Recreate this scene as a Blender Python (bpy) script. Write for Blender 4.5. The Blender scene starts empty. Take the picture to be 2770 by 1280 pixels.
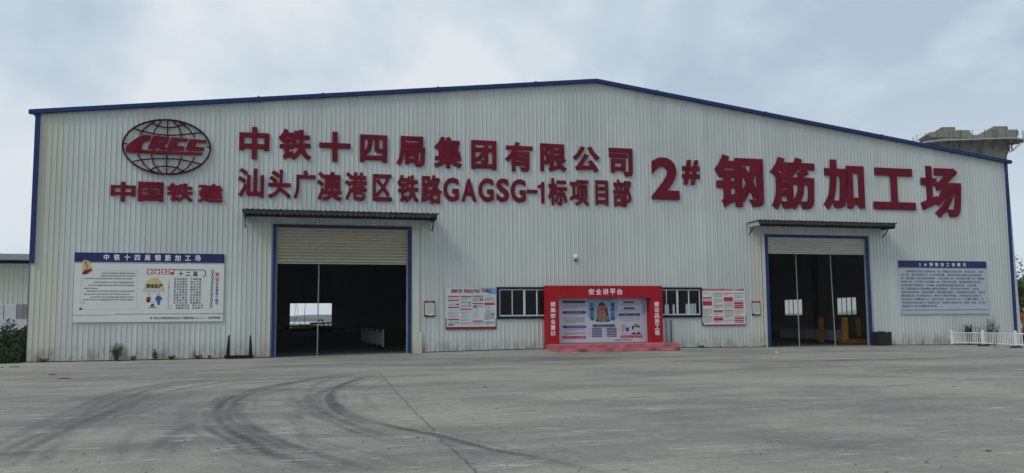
import bpy, bmesh, math, random
import numpy as np
from mathutils import Vector, Matrix

random.seed(7)
SC = bpy.context.scene
COL = SC.collection
PI = math.pi

# ------------------------------------------------------------------ camera
F = 2377.48                      # focal length for a 2770 px wide frame
CAM = Vector((9.351, -40.134, 1.6))
CR = Vector((0.96301221, -0.26934917, -0.00764877))
CU = Vector((-0.01759266, -0.09117413, 0.99567955))
CF = Vector((0.26888284, 0.95871701, 0.09254037))
cd = bpy.data.cameras.new('camera')
cam = bpy.data.objects.new('camera', cd)
COL.objects.link(cam)
cd.sensor_width = 36.0
cd.lens = 36.0 * F / 2770.0
cd.clip_start = 0.1
cd.clip_end = 6000
cam.matrix_world = Matrix(((CR.x, CU.x, -CF.x, CAM.x), (CR.y, CU.y, -CF.y, CAM.y), (CR.z, CU.z, -CF.z, CAM.z), (0, 0, 0, 1)))
SC.camera = cam

# ------------------------------------------------------------------ world
SUN_EL, SUN_AZ = math.radians(46), math.radians(243)      # azimuth clockwise from +y
w = bpy.data.worlds.new('World')
SC.world = w
w.use_nodes = True
nt = w.node_tree
nt.nodes.clear()
N = nt.nodes.new
L = nt.links.new
out = N('ShaderNodeOutputWorld')
bg = N('ShaderNodeBackground')
bg.inputs['Strength'].default_value = 0.1
L(bg.outputs[0], out.inputs[0])
sky = N('ShaderNodeTexSky')
sky.sky_type = 'NISHITA'
sky.sun_disc = False
sky.sun_elevation = SUN_EL
sky.sun_rotation = SUN_AZ
sky.air_density = 1.6
sky.dust_density = 2.5
tc = N('ShaderNodeTexCoord')
nrm = N('ShaderNodeVectorMath'); nrm.operation = 'NORMALIZE'
L(tc.outputs['Generated'], nrm.inputs[0])
sep = N('ShaderNodeSeparateXYZ')
L(nrm.outputs[0], sep.inputs[0])


def wmath(op, a, b=None, c=None):
    m = N('ShaderNodeMath'); m.operation = op
    for i, v in enumerate((a, b, c)):
        if v is None:
            continue
        if isinstance(v, (int, float)):
            m.inputs[i].default_value = v
        else:
            L(v, m.inputs[i])
    return m.outputs[0]


zc = wmath('ADD', wmath('ABSOLUTE', sep.outputs[2]), 0.55)
cx_ = wmath('DIVIDE', sep.outputs[0], zc)
cy_ = wmath('DIVIDE', sep.outputs[1], zc)
cmb = N('ShaderNodeCombineXYZ')
L(cx_, cmb.inputs[0]); L(cy_, cmb.inputs[1])
cmb.inputs[2].default_value = 3.7
n1 = N('ShaderNodeTexNoise')
n1.inputs['Scale'].default_value = 2.3
n1.inputs['Detail'].default_value = 7
n1.inputs['Roughness'].default_value = 0.52
n1.inputs['Distortion'].default_value = 0.2
L(cmb.outputs[0], n1.inputs['Vector'])
# one big bank of brighter cloud standing over the building, a thinner one on the left
def bank(dx, dy, dz, lo, hi):
    d = N('ShaderNodeVectorMath'); d.operation = 'DOT_PRODUCT'
    v = Vector((dx, dy, dz)).normalized()
    L(nrm.outputs[0], d.inputs[0]); d.inputs[1].default_value = v
    mr = N('ShaderNodeMapRange'); mr.interpolation_type = 'SMOOTHSTEP'
    L(d.outputs['Value'], mr.inputs['Value'])
    mr.inputs['From Min'].default_value = lo; mr.inputs['From Max'].default_value = hi
    return mr.outputs[0]


def raydir(px, py):
    return CF * F + CR * (px - 1385) + CU * (640 - py)


b1 = bank(*raydir(960, 165), 0.984, 0.9995)
b2 = bank(*raydir(330, 190), 0.988, 0.9995)
b3 = bank(*raydir(2150, 90), 0.955, 0.998)
b4 = bank(*raydir(90, 110), 0.990, 0.9995)
dens = wmath('ADD', n1.outputs['Fac'], wmath('ADD', wmath('MULTIPLY', b1, 0.10), wmath('MULTIPLY', b2, 0.06)))
dens = wmath('SUBTRACT', dens, wmath('ADD', wmath('MULTIPLY', b3, 0.06), wmath('MULTIPLY', b4, 0.12)))
rmp = N('ShaderNodeValToRGB')
L(dens, rmp.inputs[0])
e = rmp.color_ramp.elements
e[0].position = 0.425; e[0].color = (0.36, 0.445, 0.535, 1)
e[1].position = 0.61; e[1].color = (0.63, 0.665, 0.70, 1)
m_ = rmp.color_ramp.elements.new(0.51); m_.color = (0.47, 0.55, 0.62, 1)
# paler towards the horizon
hz = N('ShaderNodeMapRange'); hz.interpolation_type = 'SMOOTHSTEP'
L(sep.outputs[2], hz.inputs['Value'])
hz.inputs['From Min'].default_value = 0.0; hz.inputs['From Max'].default_value = 0.30
hz.inputs['To Min'].default_value = 0.75; hz.inputs['To Max'].default_value = 0.0
mxh = N('ShaderNodeMix'); mxh.data_type = 'RGBA'
L(hz.outputs[0], mxh.inputs['Factor'])
L(rmp.outputs[0], mxh.inputs['A'])
mxh.inputs['B'].default_value = (0.60, 0.665, 0.725, 1)
scl = N('ShaderNodeVectorMath'); scl.operation = 'SCALE'
scl.inputs['Scale'].default_value = 11.3
L(mxh.outputs['Result'], scl.inputs[0])
mxs = N('ShaderNodeMix'); mxs.data_type = 'RGBA'
mxs.inputs['Factor'].default_value = 0.93
L(sky.outputs[0], mxs.inputs['A'])
L(scl.outputs[0], mxs.inputs['B'])
L(mxs.outputs['Result'], bg.inputs['Color'])

sd = bpy.data.lights.new('sun', 'SUN')
sd.energy = 1.25
sd.angle = math.radians(22)
sd.color = (1.0, 0.96, 0.90)
sun = bpy.data.objects.new('sun', sd)
COL.objects.link(sun)
sv = Vector((math.sin(SUN_AZ) * math.cos(SUN_EL), math.cos(SUN_AZ) * math.cos(SUN_EL), math.sin(SUN_EL)))
sun.rotation_euler = sv.to_track_quat('Z', 'Y').to_euler()

SC.view_settings.view_transform = 'Standard'
SC.view_settings.look = 'None'
SC.view_settings.exposure = 0.15
SC.view_settings.gamma = 1.0
SC.view_settings.use_curve_mapping = False
SC.cycles.max_bounces = 8


# ------------------------------------------------------------------ helpers
def plane_pt(px, py, y=0.0):
    """point of the vertical plane at depth y that the photo shows at px, py"""
    d = raydir(px, py)
    t = (y - CAM.y) / d.y
    return CAM.x + t * d.x, CAM.z + t * d.z


GX = [-60, -5, 3.2, 9.6, 15.7, 19.9, 22.3, 26, 30.5, 34.3, 40, 43.3, 45.7, 50, 120]
GZ = [-.05, -.05, -.05, -.03, .05, .11, .12, .095, .05, .015, .01, -.02, -.05, -.08, -.08]


def gz(x, y):
    a = np.interp(x, GX, GZ)
    f = np.clip((np.asarray(y, float) + 4.2) / 4.2, 0, 1)
    return a * f * f * (3 - 2 * f)


def ground_pt(px, py):
    d = raydir(px, py)
    z = 0.0
    for _ in range(8):
        t = (z - CAM.z) / d.z
        x, y = CAM.x + t * d.x, CAM.y + t * d.y
        z = float(gz(x, y))
    return x, y, z


def tag(o, label=None, cat=None, group=None, kind=None):
    if label: o['label'] = label
    if cat: o['category'] = cat
    if group: o['group'] = group
    if kind: o['kind'] = kind
    return o


def empty(name, loc=(0, 0, 0), rz=0.0, parent=None):
    o = bpy.data.objects.new(name, None)
    COL.objects.link(o)
    o.location = loc
    o.rotation_euler = (0, 0, rz)
    o.empty_display_size = 0.2
    if parent: o.parent = parent
    return o


def copy_tree(o, parent=None):
    c = o.copy(); COL.objects.link(c)
    if parent: c.parent = parent
    for ch in [k for k in bpy.data.objects if k.parent == o]:
        copy_tree(ch, c)
    return c


class MB:
    def __init__(s):
        s.v = []; s.f = []

    def face(s, pts):
        n = len(s.v); s.v += [tuple(p) for p in pts]; s.f.append(tuple(range(n, n + len(pts)))); return s

    def box(s, x0, y0, z0, x1, y1, z1):
        n = len(s.v)
        s.v += [(x0, y0, z0), (x1, y0, z0), (x1, y1, z0), (x0, y1, z0), (x0, y0, z1), (x1, y0, z1), (x1, y1, z1), (x0, y1, z1)]
        for q in ((0, 3, 2, 1), (4, 5, 6, 7), (0, 1, 5, 4), (1, 2, 6, 5), (2, 3, 7, 6), (3, 0, 4, 7)):
            s.f.append(tuple(n + i for i in q))
        return s

    def bar(s, a, b, r, seg=6, r2=None, cap=True):
        a = Vector(a); b = Vector(b); d = (b - a)
        if d.length < 1e-6: return s
        d.normalize()
        up = Vector((0, 0, 1)) if abs(d.z) < .9 else Vector((1, 0, 0))
        x = d.cross(up).normalized(); y = d.cross(x)
        n = len(s.v); r2 = r if r2 is None else r2
        for c, rr in ((a, r), (b, r2)):
            for i in range(seg):
                t = 2 * PI * (i + .5) / seg
                s.v.append(tuple(c + (x * math.cos(t) + y * math.sin(t)) * rr))
        for i in range(seg):
            j = (i + 1) % seg
            s.f.append((n + i, n + j, n + seg + j, n + seg + i))
        if cap:
            s.f.append(tuple(n + i for i in range(seg))[::-1]); s.f.append(tuple(n + seg + i for i in range(seg)))
        return s

    def path(s, pts, r, seg=6):
        for a, b in zip(pts[:-1], pts[1:]): s.bar(a, b, r, seg)
        return s

    def prism_y(s, poly, y0, y1):
        """polygon in x,z extruded between y0 (front) and y1"""
        n = len(s.v); k = len(poly)
        for y in (y0, y1):
            s.v += [(p[0], y, p[1]) for p in poly]
        s.f.append(tuple(n + i for i in range(k))); s.f.append(tuple(n + k + i for i in range(k))[::-1])
        for i in range(k):
            j = (i + 1) % k
            s.f.append((n + i, n + k + i, n + k + j, n + j))
        return s

    def lathe(s, prof, c=(0, 0, 0), seg=16):
        n = len(s.v); k = len(prof)
        for i in range(seg):
            t = 2 * PI * i / seg
            for r, z in prof:
                s.v.append((c[0] + r * math.cos(t), c[1] + r * math.sin(t), c[2] + z))
        for i in range(seg):
            j = (i + 1) % seg
            for q in range(k - 1):
                s.f.append((n + i * k + q, n + j * k + q, n + j * k + q + 1, n + i * k + q + 1))
        return s

    def mesh(s, name, mats, smooth=False, fix=True, bevel=0):
        me = bpy.data.meshes.new(name)
        me.from_pydata(s.v, [], s.f)
        if fix or bevel:
            bm = bmesh.new(); bm.from_mesh(me)
            if bevel:
                es = [e for e in bm.edges if e.is_manifold and e.calc_face_angle(0) > .6]
                bmesh.ops.bevel(bm, geom=es, offset=bevel, segments=1, affect='EDGES', profile=.5)
            bmesh.ops.recalc_face_normals(bm, faces=bm.faces)
            bm.to_mesh(me); bm.free()
        for m in (mats if isinstance(mats, (list, tuple)) else [mats]): me.materials.append(m)
        if smooth: me.polygons.foreach_set('use_smooth', [True] * len(me.polygons))
        return me

    def build(s, name, mats, parent=None, loc=None, **kw):
        o = bpy.data.objects.new(name, s.mesh(name, mats, **kw))
        COL.objects.link(o)
        if parent: o.parent = parent
        if loc: o.location = loc
        return o


def obj(name, me, parent=None, loc=(0, 0, 0), rot=(0, 0, 0)):
    o = bpy.data.objects.new(name, me); COL.objects.link(o)
    o.location = loc; o.rotation_euler = rot
    if parent: o.parent = parent
    return o


# ------------------------------------------------------------------ materials
def mat(name, col, rough=.6, var=.0, scale=3.0, metal=0., spec=.3, stretch=(1, 1, 1), bump=0., detail=5, alpha=None, rnd=0.):
    m = bpy.data.materials.new(name); m.use_nodes = True
    t = m.node_tree; b = t.nodes['Principled BSDF']
    b.inputs['Roughness'].default_value = rough
    b.inputs['Metallic'].default_value = metal
    b.inputs['Specular IOR Level'].default_value = spec
    b.inputs['Base Color'].default_value = (*col, 1)
    if var or bump or rnd:
        g = t.nodes.new('ShaderNodeNewGeometry')
        mp = t.nodes.new('ShaderNodeMapping'); mp.inputs['Scale'].default_value = stretch
        t.links.new(g.outputs['Position'], mp.inputs[0])
        n = t.nodes.new('ShaderNodeTexNoise'); n.inputs['Scale'].default_value = scale
        n.inputs['Detail'].default_value = detail; n.inputs['Roughness'].default_value = .6
        t.links.new(mp.outputs[0], n.inputs['Vector'])
        mr = t.nodes.new('ShaderNodeMapRange')
        mr.inputs['From Min'].default_value = .3; mr.inputs['From Max'].default_value = .7
        mr.inputs['To Min'].default_value = 1 - var; mr.inputs['To Max'].default_value = 1 + var
        t.links.new(n.outputs['Fac'], mr.inputs['Value'])
        fac = mr.outputs[0]
        if rnd:
            oi = t.nodes.new('ShaderNodeObjectInfo')
            r2 = t.nodes.new('ShaderNodeMapRange')
            r2.inputs['To Min'].default_value = 1 - rnd; r2.inputs['To Max'].default_value = 1 + rnd
            t.links.new(oi.outputs['Random'], r2.inputs['Value'])
            mm = t.nodes.new('ShaderNodeMath'); mm.operation = 'MULTIPLY'
            t.links.new(fac, mm.inputs[0]); t.links.new(r2.outputs[0], mm.inputs[1]); fac = mm.outputs[0]
        v = t.nodes.new('ShaderNodeVectorMath'); v.operation = 'SCALE'
        v.inputs[0].default_value = col
        t.links.new(fac, v.inputs['Scale'])
        t.links.new(v.outputs[0], b.inputs['Base Color'])
        if bump:
            bp = t.nodes.new('ShaderNodeBump'); bp.inputs['Distance'].default_value = bump
            t.links.new(n.outputs['Fac'], bp.inputs['Height']); t.links.new(bp.outputs[0], b.inputs['Normal'])
    return m


def cladding_mat(name, col, dirt=(0.20, 0.19, 0.15)):
    m = bpy.data.materials.new(name); m.use_nodes = True
    t = m.node_tree; b = t.nodes['Principled BSDF']
    b.inputs['Roughness'].default_value = .42
    b.inputs['Specular IOR Level'].default_value = .35
    nn = t.nodes.new; ln = t.links.new

    def noise(scale, st, det=5):
        g = nn('ShaderNodeNewGeometry'); mp = nn('ShaderNodeMapping'); mp.inputs['Scale'].default_value = st
        ln(g.outputs['Position'], mp.inputs[0])
        n = nn('ShaderNodeTexNoise'); n.inputs['Scale'].default_value = scale; n.inputs['Detail'].default_value = det
        ln(mp.outputs[0], n.inputs['Vector']); return n.outputs['Fac']

    def rng(v, a, bb, c, d, smooth=False):
        r = nn('ShaderNodeMapRange')
        if smooth: r.interpolation_type = 'SMOOTHSTEP'
        ln(v, r.inputs['Value'])
        for k, x in (('From Min', a), ('From Max', bb), ('To Min', c), ('To Max', d)): r.inputs[k].default_value = x
        return r.outputs[0]

    def mth(op, a, c):
        r = nn('ShaderNodeMath'); r.operation = op
        for i, x in enumerate((a, c)):
            if isinstance(x, (int, float)): r.inputs[i].default_value = x
            else: ln(x, r.inputs[i])
        return r.outputs[0]
    streak = rng(noise(1.4, (2, 2, .14), 4), .3, .7, .95, 1.04)
    broad = rng(noise(.22, (1, 1, 1), 3), .3, .7, .93, 1.06)
    oi = nn('ShaderNodeObjectInfo')
    rnd = rng(oi.outputs['Random'], 0, 1, .95, 1.05)
    k = mth('MULTIPLY', mth('MULTIPLY', streak, broad), rnd)
    v = nn('ShaderNodeVectorMath'); v.operation = 'SCALE'; v.inputs[0].default_value = col; ln(k, v.inputs['Scale'])
    # greenish / rusty grime collecting along the foot of the sheets, and rain runs
    g = nn('ShaderNodeNewGeometry'); sp = nn('ShaderNodeSeparateXYZ'); ln(g.outputs['Position'], sp.inputs[0])
    foot = rng(sp.outputs[2], .0, .85, 1, 0, True)
    fn = rng(noise(1.6, (2.2, 2.2, 1.0), 6), .42, .68, 0, 1)
    low = mth('MULTIPLY', foot, mth('ADD', mth('MULTIPLY', fn, .75), .22))
    runs = mth('MULTIPLY', rng(noise(3.0, (4, 4, .07), 4), .58, .76, 0, .5), rng(noise(.5, (1, 1, .6), 3), .45, .65, 0, 1))
    fac = mth('MINIMUM', mth('ADD', low, runs), .85)
    mx = nn('ShaderNodeMix'); mx.data_type = 'RGBA'
    ln(fac, mx.inputs['Factor']); ln(v.outputs[0], mx.inputs['A']); mx.inputs['B'].default_value = (*dirt, 1)
    ln(mx.outputs['Result'], b.inputs['Base Color'])
    rr = rng(noise(4, (1, 1, .3)), .3, .7, .35, .55); ln(rr, b.inputs['Roughness'])
    # sheets are never quite flat: long shallow dents
    bp = nn('ShaderNodeBump'); bp.inputs['Distance'].default_value = .05; bp.inputs['Strength'].default_value = .35
    ln(noise(.9, (1.2, 1, .35), 2), bp.inputs['Height']); ln(bp.outputs[0], b.inputs['Normal'])
    return m


M = {}
M['clad'] = cladding_mat('cladding_paint', (.50, .535, .52))
M['cream'] = cladding_mat('cream_paint', (.49, .495, .43))
M['clad_far'] = mat('shed_cladding', (.55, .565, .50), .6, .06, 1.5, stretch=(3, 3, .2))
M['blue'] = mat('blue_trim_paint', (.011, .032, .135), .55, .18, 2.0, spec=.2)
M['navy_frame'] = mat('navy_frame_paint', (.005, .010, .036), .6, .15, 3.0, spec=.2)
M['navy'] = mat('navy_print', (.012, .018, .105), .45, .05, 3)
M['navy_soft'] = mat('navy_soft_print', (.035, .05, .17), .5, .05, 3)
M['red'] = mat('red_letter_paint', (.140, .007, .020), .75, .25, 1.3, stretch=(1, 1, .6), spec=.12)
M['red_side'] = mat('dark_letter_edge', (.035, .005, .012), .8, spec=.1)
M['arch_red'] = mat('arch_red_board', (.335, .008, .018), .65, .10, 2.0, stretch=(1, 1, .5), spec=.15)
M['banner_red'] = mat('banner_red_print', (.40, .025, .055), .6, .1, 5, spec=.15)
M['dark_red'] = mat('dark_red_print', (.22, .015, .03), .5)
M['pink'] = mat('pink_print', (.55, .25, .28), .6)
M['white_print'] = mat('white_print', (.72, .73, .74), .5)
M['board'] = mat('board_face', (.60, .62, .60), .4, .05, .9)
M['board_blue'] = mat('board_face_bluish', (.40, .44, .50), .4, .05, .9)
M['backdrop'] = mat('backdrop_face', (.46, .48, .56), .45, .05, 1.2)  # face colour darkened for the shade inside the portal
M['sky_print'] = mat('sky_blue_print', (.22, .38, .52), .5, .15, 2.5)
M['cyan_print'] = mat('cyan_print', (.12, .38, .50), .5, .1, 3)
M['poster'] = mat('poster_face', (.52, .55, .55), .5, .05, 1.5)
M['poster_warm'] = mat('poster_face_warm', (.58, .57, .54), .5, .05, 1.5)
M['ink'] = mat('grey_ink', (.10, .115, .14), .6)
M['ink_text'] = mat('text_ink', (.06, .065, .12), .6)
M['ink_dark'] = mat('dark_ink', (.035, .038, .06), .6)
M['ink_mid'] = mat('mid_ink', (.22, .235, .26), .6)
M['ink_teal'] = mat('teal_ink', (.20, .27, .28), .6)
M['ink_light'] = mat('light_ink', (.30, .33, .36), .6)
M['ink_blue'] = mat('blue_ink', (.03, .07, .22), .6)
M['black_print'] = mat('black_print', (.012, .012, .016), .5)
M['yellow_print'] = mat('yellow_print', (.52, .42, .18), .5, .12, 6)
M['bell_print'] = mat('bronze_print', (.17, .155, .09), .5, .4, 9)
M['bell_dark'] = mat('dark_bronze_print', (.05, .045, .035), .5, .2, 9)
M['skin_print'] = mat('pale_figure_print', (.50, .50, .46), .5)
M['cloth_blue'] = mat('blue_figure_print', (.03, .09, .30), .5)
M['helmet_green'] = mat('olive_print', (.20, .22, .11), .5)
M['back'] = mat('board_back_metal', (.25, .26, .27), .5)
M['shutter'] = mat('shutter_slat_paint', (.36, .335, .255), .55, .10, 1.2, stretch=(.4, 1, 3), rnd=.03)
M['shutter_pale'] = mat('shutter_slat_pale', (.44, .435, .40), .55, .10, 1.2, stretch=(.4, 1, 3), rnd=.03)
M['steel_dark'] = mat('dark_steel', (.035, .037, .042), .6, .2, 6)
M['black_steel'] = mat('black_steel', (.012, .012, .013), .7, .2, 6, spec=.15)
M['steel_grey'] = mat('grey_steel', (.24, .25, .25), .5, .12, 4)
M['galv'] = mat('galvanised_steel', (.40, .41, .41), .45, .15, 5, spec=.4)
M['canopy'] = mat('canopy_sheet_metal', (.085, .10, .095), .5, .3, 1.5)  # colour darkened to carry the shade of the sheet's underside
M['roofing'] = mat('roof_sheet', (.05, .09, .22), .5, .1, 1)
M['wframe'] = mat('white_window_frame', (.55, .58, .60), .4, .06, 5)
M['interior_floor'] = None
M['rust'] = mat('rusty_steel', (.10, .06, .04), .8, .3, 8)
M['rubber'] = mat('black_rubber', (.02, .02, .02), .8)
M['white_rail'] = mat('white_railing_paint', (.72, .74, .75), .45, .08, 5)
M['bin'] = mat('dark_green_bin', (.009, .014, .011), .7, .2, 4)
M['yellow'] = mat('yellow_machine_paint', (.55, .26, .02), .5, .15, 4)
M['orange'] = mat('rusty_orange_base', (.30, .11, .03), .7, .3, 4)
M['orange_paint'] = mat('orange_paint', (.62, .17, .02), .5, .1, 4)
M['precast'] = mat('precast_concrete', (.47, .485, .53), .8, .08, 1.5)
M['precast_dark'] = mat('stained_precast', (.20, .20, .22), .8, .15, 1.5)
M['roof_grey'] = mat('grey_blue_fascia', (.25, .29, .33), .6, .08, 1.0)
M['crack'] = mat('joint_dirt', (.125, .122, .112), .9, .35, 9)
M['lamp_dome'] = mat('white_dome_plastic', (.72, .75, .76), .35)
M['stone'] = mat('stone', (.16, .155, .15), .9, .3, 15)
M['carpet'] = None


def carpet():
    m = mat('faded_red_carpet', (.40, .115, .13), .95, .16, 5.0, bump=.004)
    return m


M['carpet'] = carpet()

# glass: thin, mostly clear, reflects the sky
def glass():
    m = bpy.data.materials.new('window_glass'); m.use_nodes = True
    t = m.node_tree; t.nodes.clear()
    o = t.nodes.new('ShaderNodeOutputMaterial'); mx = t.nodes.new('ShaderNodeMixShader')
    tr = t.nodes.new('ShaderNodeBsdfTransparent'); tr.inputs[0].default_value = (.62, .68, .66, 1)
    gl = t.nodes.new('ShaderNodeBsdfGlossy'); gl.inputs['Roughness'].default_value = .03
    gl.inputs[0].default_value = (.8, .8, .8, 1)
    fr = t.nodes.new('ShaderNodeFresnel'); fr.inputs[0].default_value = 1.3
    t.links.new(fr.outputs[0], mx.inputs[0]); t.links.new(tr.outputs[0], mx.inputs[1]); t.links.new(gl.outputs[0], mx.inputs[2])
    t.links.new(mx.outputs[0], o.inputs[0])
    return m


def frosted():
    m = bpy.data.materials.new('dusty_glass'); m.use_nodes = True
    t = m.node_tree; t.nodes.clear()
    o = t.nodes.new('ShaderNodeOutputMaterial'); mx = t.nodes.new('ShaderNodeMixShader')
    mx.inputs[0].default_value = .55
    tr = t.nodes.new('ShaderNodeBsdfTransparent'); tr.inputs[0].default_value = (.7, .72, .66, 1)
    tl = t.nodes.new('ShaderNodeBsdfTranslucent'); tl.inputs[0].default_value = (.7, .7, .62, 1)
    t.links.new(tr.outputs[0], mx.inputs[1]); t.links.new(tl.outputs[0], mx.inputs[2]); t.links.new(mx.outputs[0], o.inputs[0])
    return m


M['glass'] = glass()
M['dusty'] = frosted()


def leaf_mat(name, c1, c2):
    m = bpy.data.materials.new(name); m.use_nodes = True
    t = m.node_tree; b = t.nodes['Principled BSDF']; b.inputs['Roughness'].default_value = .65
    b.inputs['Specular IOR Level'].default_value = .2
    g = t.nodes.new('ShaderNodeNewGeometry')
    n = t.nodes.new('ShaderNodeTexNoise'); n.inputs['Scale'].default_value = 5; n.inputs['Detail'].default_value = 4
    t.links.new(g.outputs['Position'], n.inputs['Vector'])
    r = t.nodes.new('ShaderNodeValToRGB'); t.links.new(n.outputs['Fac'], r.inputs[0])
    r.color_ramp.elements[0].position = .35; r.color_ramp.elements[0].color = (*c1, 1)
    r.color_ramp.elements[1].position = .65; r.color_ramp.elements[1].color = (*c2, 1)
    t.links.new(r.outputs[0], b.inputs['Base Color'])
    return m


M['leaf'] = leaf_mat('shrub_leaves', (.015, .032, .010), (.045, .075, .024))
M['leaf_far'] = leaf_mat('tree_leaves', (.02, .045, .015), (.055, .10, .03))
M['weed'] = leaf_mat('weed_leaves', (.03, .05, .015), (.09, .11, .04))
M['dry'] = mat('dry_stem', (.07, .055, .04), .8, .2, 8)
M['straw'] = mat('straw_stem', (.32, .27, .13), .8, .2, 8)


def pier_mat():
    m = mat('pier_concrete', (.20, .20, .165), .85, .12, 1.0, bump=.01)
    t = m.node_tree; b = t.nodes['Principled BSDF']
    src = b.inputs['Base Color'].links[0].from_socket
    g = t.nodes.new('ShaderNodeNewGeometry'); mp = t.nodes.new('ShaderNodeMapping'); mp.inputs['Scale'].default_value = (2.5, 2.5, .25)
    t.links.new(g.outputs['Position'], mp.inputs[0])
    n = t.nodes.new('ShaderNodeTexNoise'); n.inputs['Scale'].default_value = .8; n.inputs['Detail'].default_value = 6
    t.links.new(mp.outputs[0], n.inputs['Vector'])
    r = t.nodes.new('ShaderNodeMapRange'); r.inputs['From Min'].default_value = .48; r.inputs['From Max'].default_value = .66
    r.inputs['To Max'].default_value = .6
    t.links.new(n.outputs['Fac'], r.inputs['Value'])
    mx = t.nodes.new('ShaderNodeMix'); mx.data_type = 'RGBA'
    t.links.new(r.outputs[0], mx.inputs['Factor']); t.links.new(src, mx.inputs['A']); mx.inputs['B'].default_value = (.085, .085, .07, 1)
    t.links.new(mx.outputs['Result'], b.inputs['Base Color'])
    return m


M['pier'] = pier_mat()


def ground_mat():
    m = bpy.data.materials.new('yard_concrete'); m.use_nodes = True
    t = m.node_tree; b = t.nodes['Principled BSDF']
    nn = t.nodes.new; ln = t.links.new
    g = nn('ShaderNodeNewGeometry')

    def noise(scale, det=6, st=(1, 1, 1), rough=.6, rot=0):
        mp = nn('ShaderNodeMapping'); mp.inputs['Scale'].default_value = st; mp.inputs['Rotation'].default_value = (0, 0, rot)
        ln(g.outputs['Position'], mp.inputs[0])
        n = nn('ShaderNodeTexNoise'); n.inputs['Scale'].default_value = scale; n.inputs['Detail'].default_value = det
        n.inputs['Roughness'].default_value = rough
        ln(mp.outputs[0], n.inputs['Vector']); return n.outputs['Fac']

    def rng(v, a, bb, c, d):
        r = nn('ShaderNodeMapRange'); r.interpolation_type = 'SMOOTHSTEP'; ln(v, r.inputs['Value'])
        for k, x in (('From Min', a), ('From Max', bb), ('To Min', c), ('To Max', d)): r.inputs[k].default_value = x
        return r.outputs[0]

    def mth(op, a, c):
        r = nn('ShaderNodeMath'); r.operation = op
        for i, x in enumerate((a, c)):
            if isinstance(x, (int, float)): r.inputs[i].default_value = x
            else: ln(x, r.inputs[i])
        return r.outputs[0]

    def mix(f, a, c):
        x = nn('ShaderNodeMix'); x.data_type = 'RGBA'
        ln(f, x.inputs['Factor']) if not isinstance(f, float) else None
        for k, s in (('A', a), ('B', c)):
            if isinstance(s, tuple): x.inputs[k].default_value = (*s, 1)
            else: ln(s, x.inputs[k])
        return x.outputs['Result']

    def attr(nm):
        a = nn('ShaderNodeAttribute'); a.attribute_name = nm; return a.outputs['Fac']
    broad = rng(noise(.16, 6, rough=.7), .40, .60, 0, 1)
    c = mix(broad, (.203, .200, .180), (.275, .264, .228))
    mid = rng(noise(.8, 9, (.45, 1.6, 1), rough=.7, rot=.25), .47, .63, 0, .75)
    c = mix(mid, c, (.295, .286, .248))
    cool = rng(noise(.33, 8, (.4, 1.3, 1), rough=.68, rot=-.25), .48, .60, 0, .8)
    c = mix(cool, c, (.163, .168, .156))
    dust = attr('dust')
    c = mix(mth('MULTIPLY', dust, rng(noise(1.3, 6), .30, .6, .35, 1)), c, (.345, .322, .27))
    tr = attr('track_hall_shade')
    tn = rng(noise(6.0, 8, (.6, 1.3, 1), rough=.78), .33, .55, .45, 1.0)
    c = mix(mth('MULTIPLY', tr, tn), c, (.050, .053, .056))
    # pale scuffs
    sc = mth('MULTIPLY', rng(noise(2.6, 9, (.45, 2.0, 1), rough=.75, rot=.3), .555, .63, 0, .95), rng(noise(.5, 3), .42, .56, .25, 1))
    c = mix(sc, c, (.42, .41, .375))
    # aggregate speckle and small dark spots
    sp = rng(noise(38, 4, rough=.85), .35, .65, .78, 1.22)
    fine = rng(noise(7, 8, rough=.8), .35, .65, .88, 1.12)
    v = nn('ShaderNodeVectorMath'); v.operation = 'SCALE'; ln(c, v.inputs[0]); ln(mth('MULTIPLY', sp, fine), v.inputs['Scale'])
    vo = nn('ShaderNodeTexVoronoi'); vo.inputs['Scale'].default_value = .9; ln(g.outputs['Position'], vo.inputs['Vector'])
    spot = rng(vo.outputs['Distance'], .022, .04, 1, 0)
    c2 = mix(mth('MULTIPLY', spot, .7), v.outputs[0], (.03, .03, .03))
    ln(c2, b.inputs['Base Color'])
    ln(rng(noise(3, 5), .3, .7, .78, .95), b.inputs['Roughness'])
    b.inputs['Specular IOR Level'].default_value = .2
    bp = nn('ShaderNodeBump'); bp.inputs['Distance'].default_value = .012; bp.inputs['Strength'].default_value = .5
    ln(mth('ADD', noise(9, 8, rough=.7), mth('MULTIPLY', noise(60, 3), .3)), bp.inputs['Height']); ln(bp.outputs[0], b.inputs['Normal'])
    return m


M['ground'] = ground_mat()
M['terrain'] = mat('scrubland', (.085, .10, .05), .95, .35, .15)
M['water'] = mat('still_water', (.05, .06, .06), .12, spec=.5)
M['hill'] = mat('wooded_hill', (.055, .085, .06), .95, .3, .02)

# ------------------------------------------------------------------ ground
def axis(*segs):
    out = []
    for a, b, st in segs:
        out += list(np.arange(a, b - 1e-9, st))
    out.append(segs[-1][1]); return np.array(out)


def S6(pts): return [(x * .3882, 900 + y * .3882) for x, y in pts]
def S7(pts): return [(900 + x * .3882, 900 + y * .3882) for x, y in pts]
def S8(pts): return [(1770 + x * .3882, 900 + y * .3882) for x, y in pts]


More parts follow.
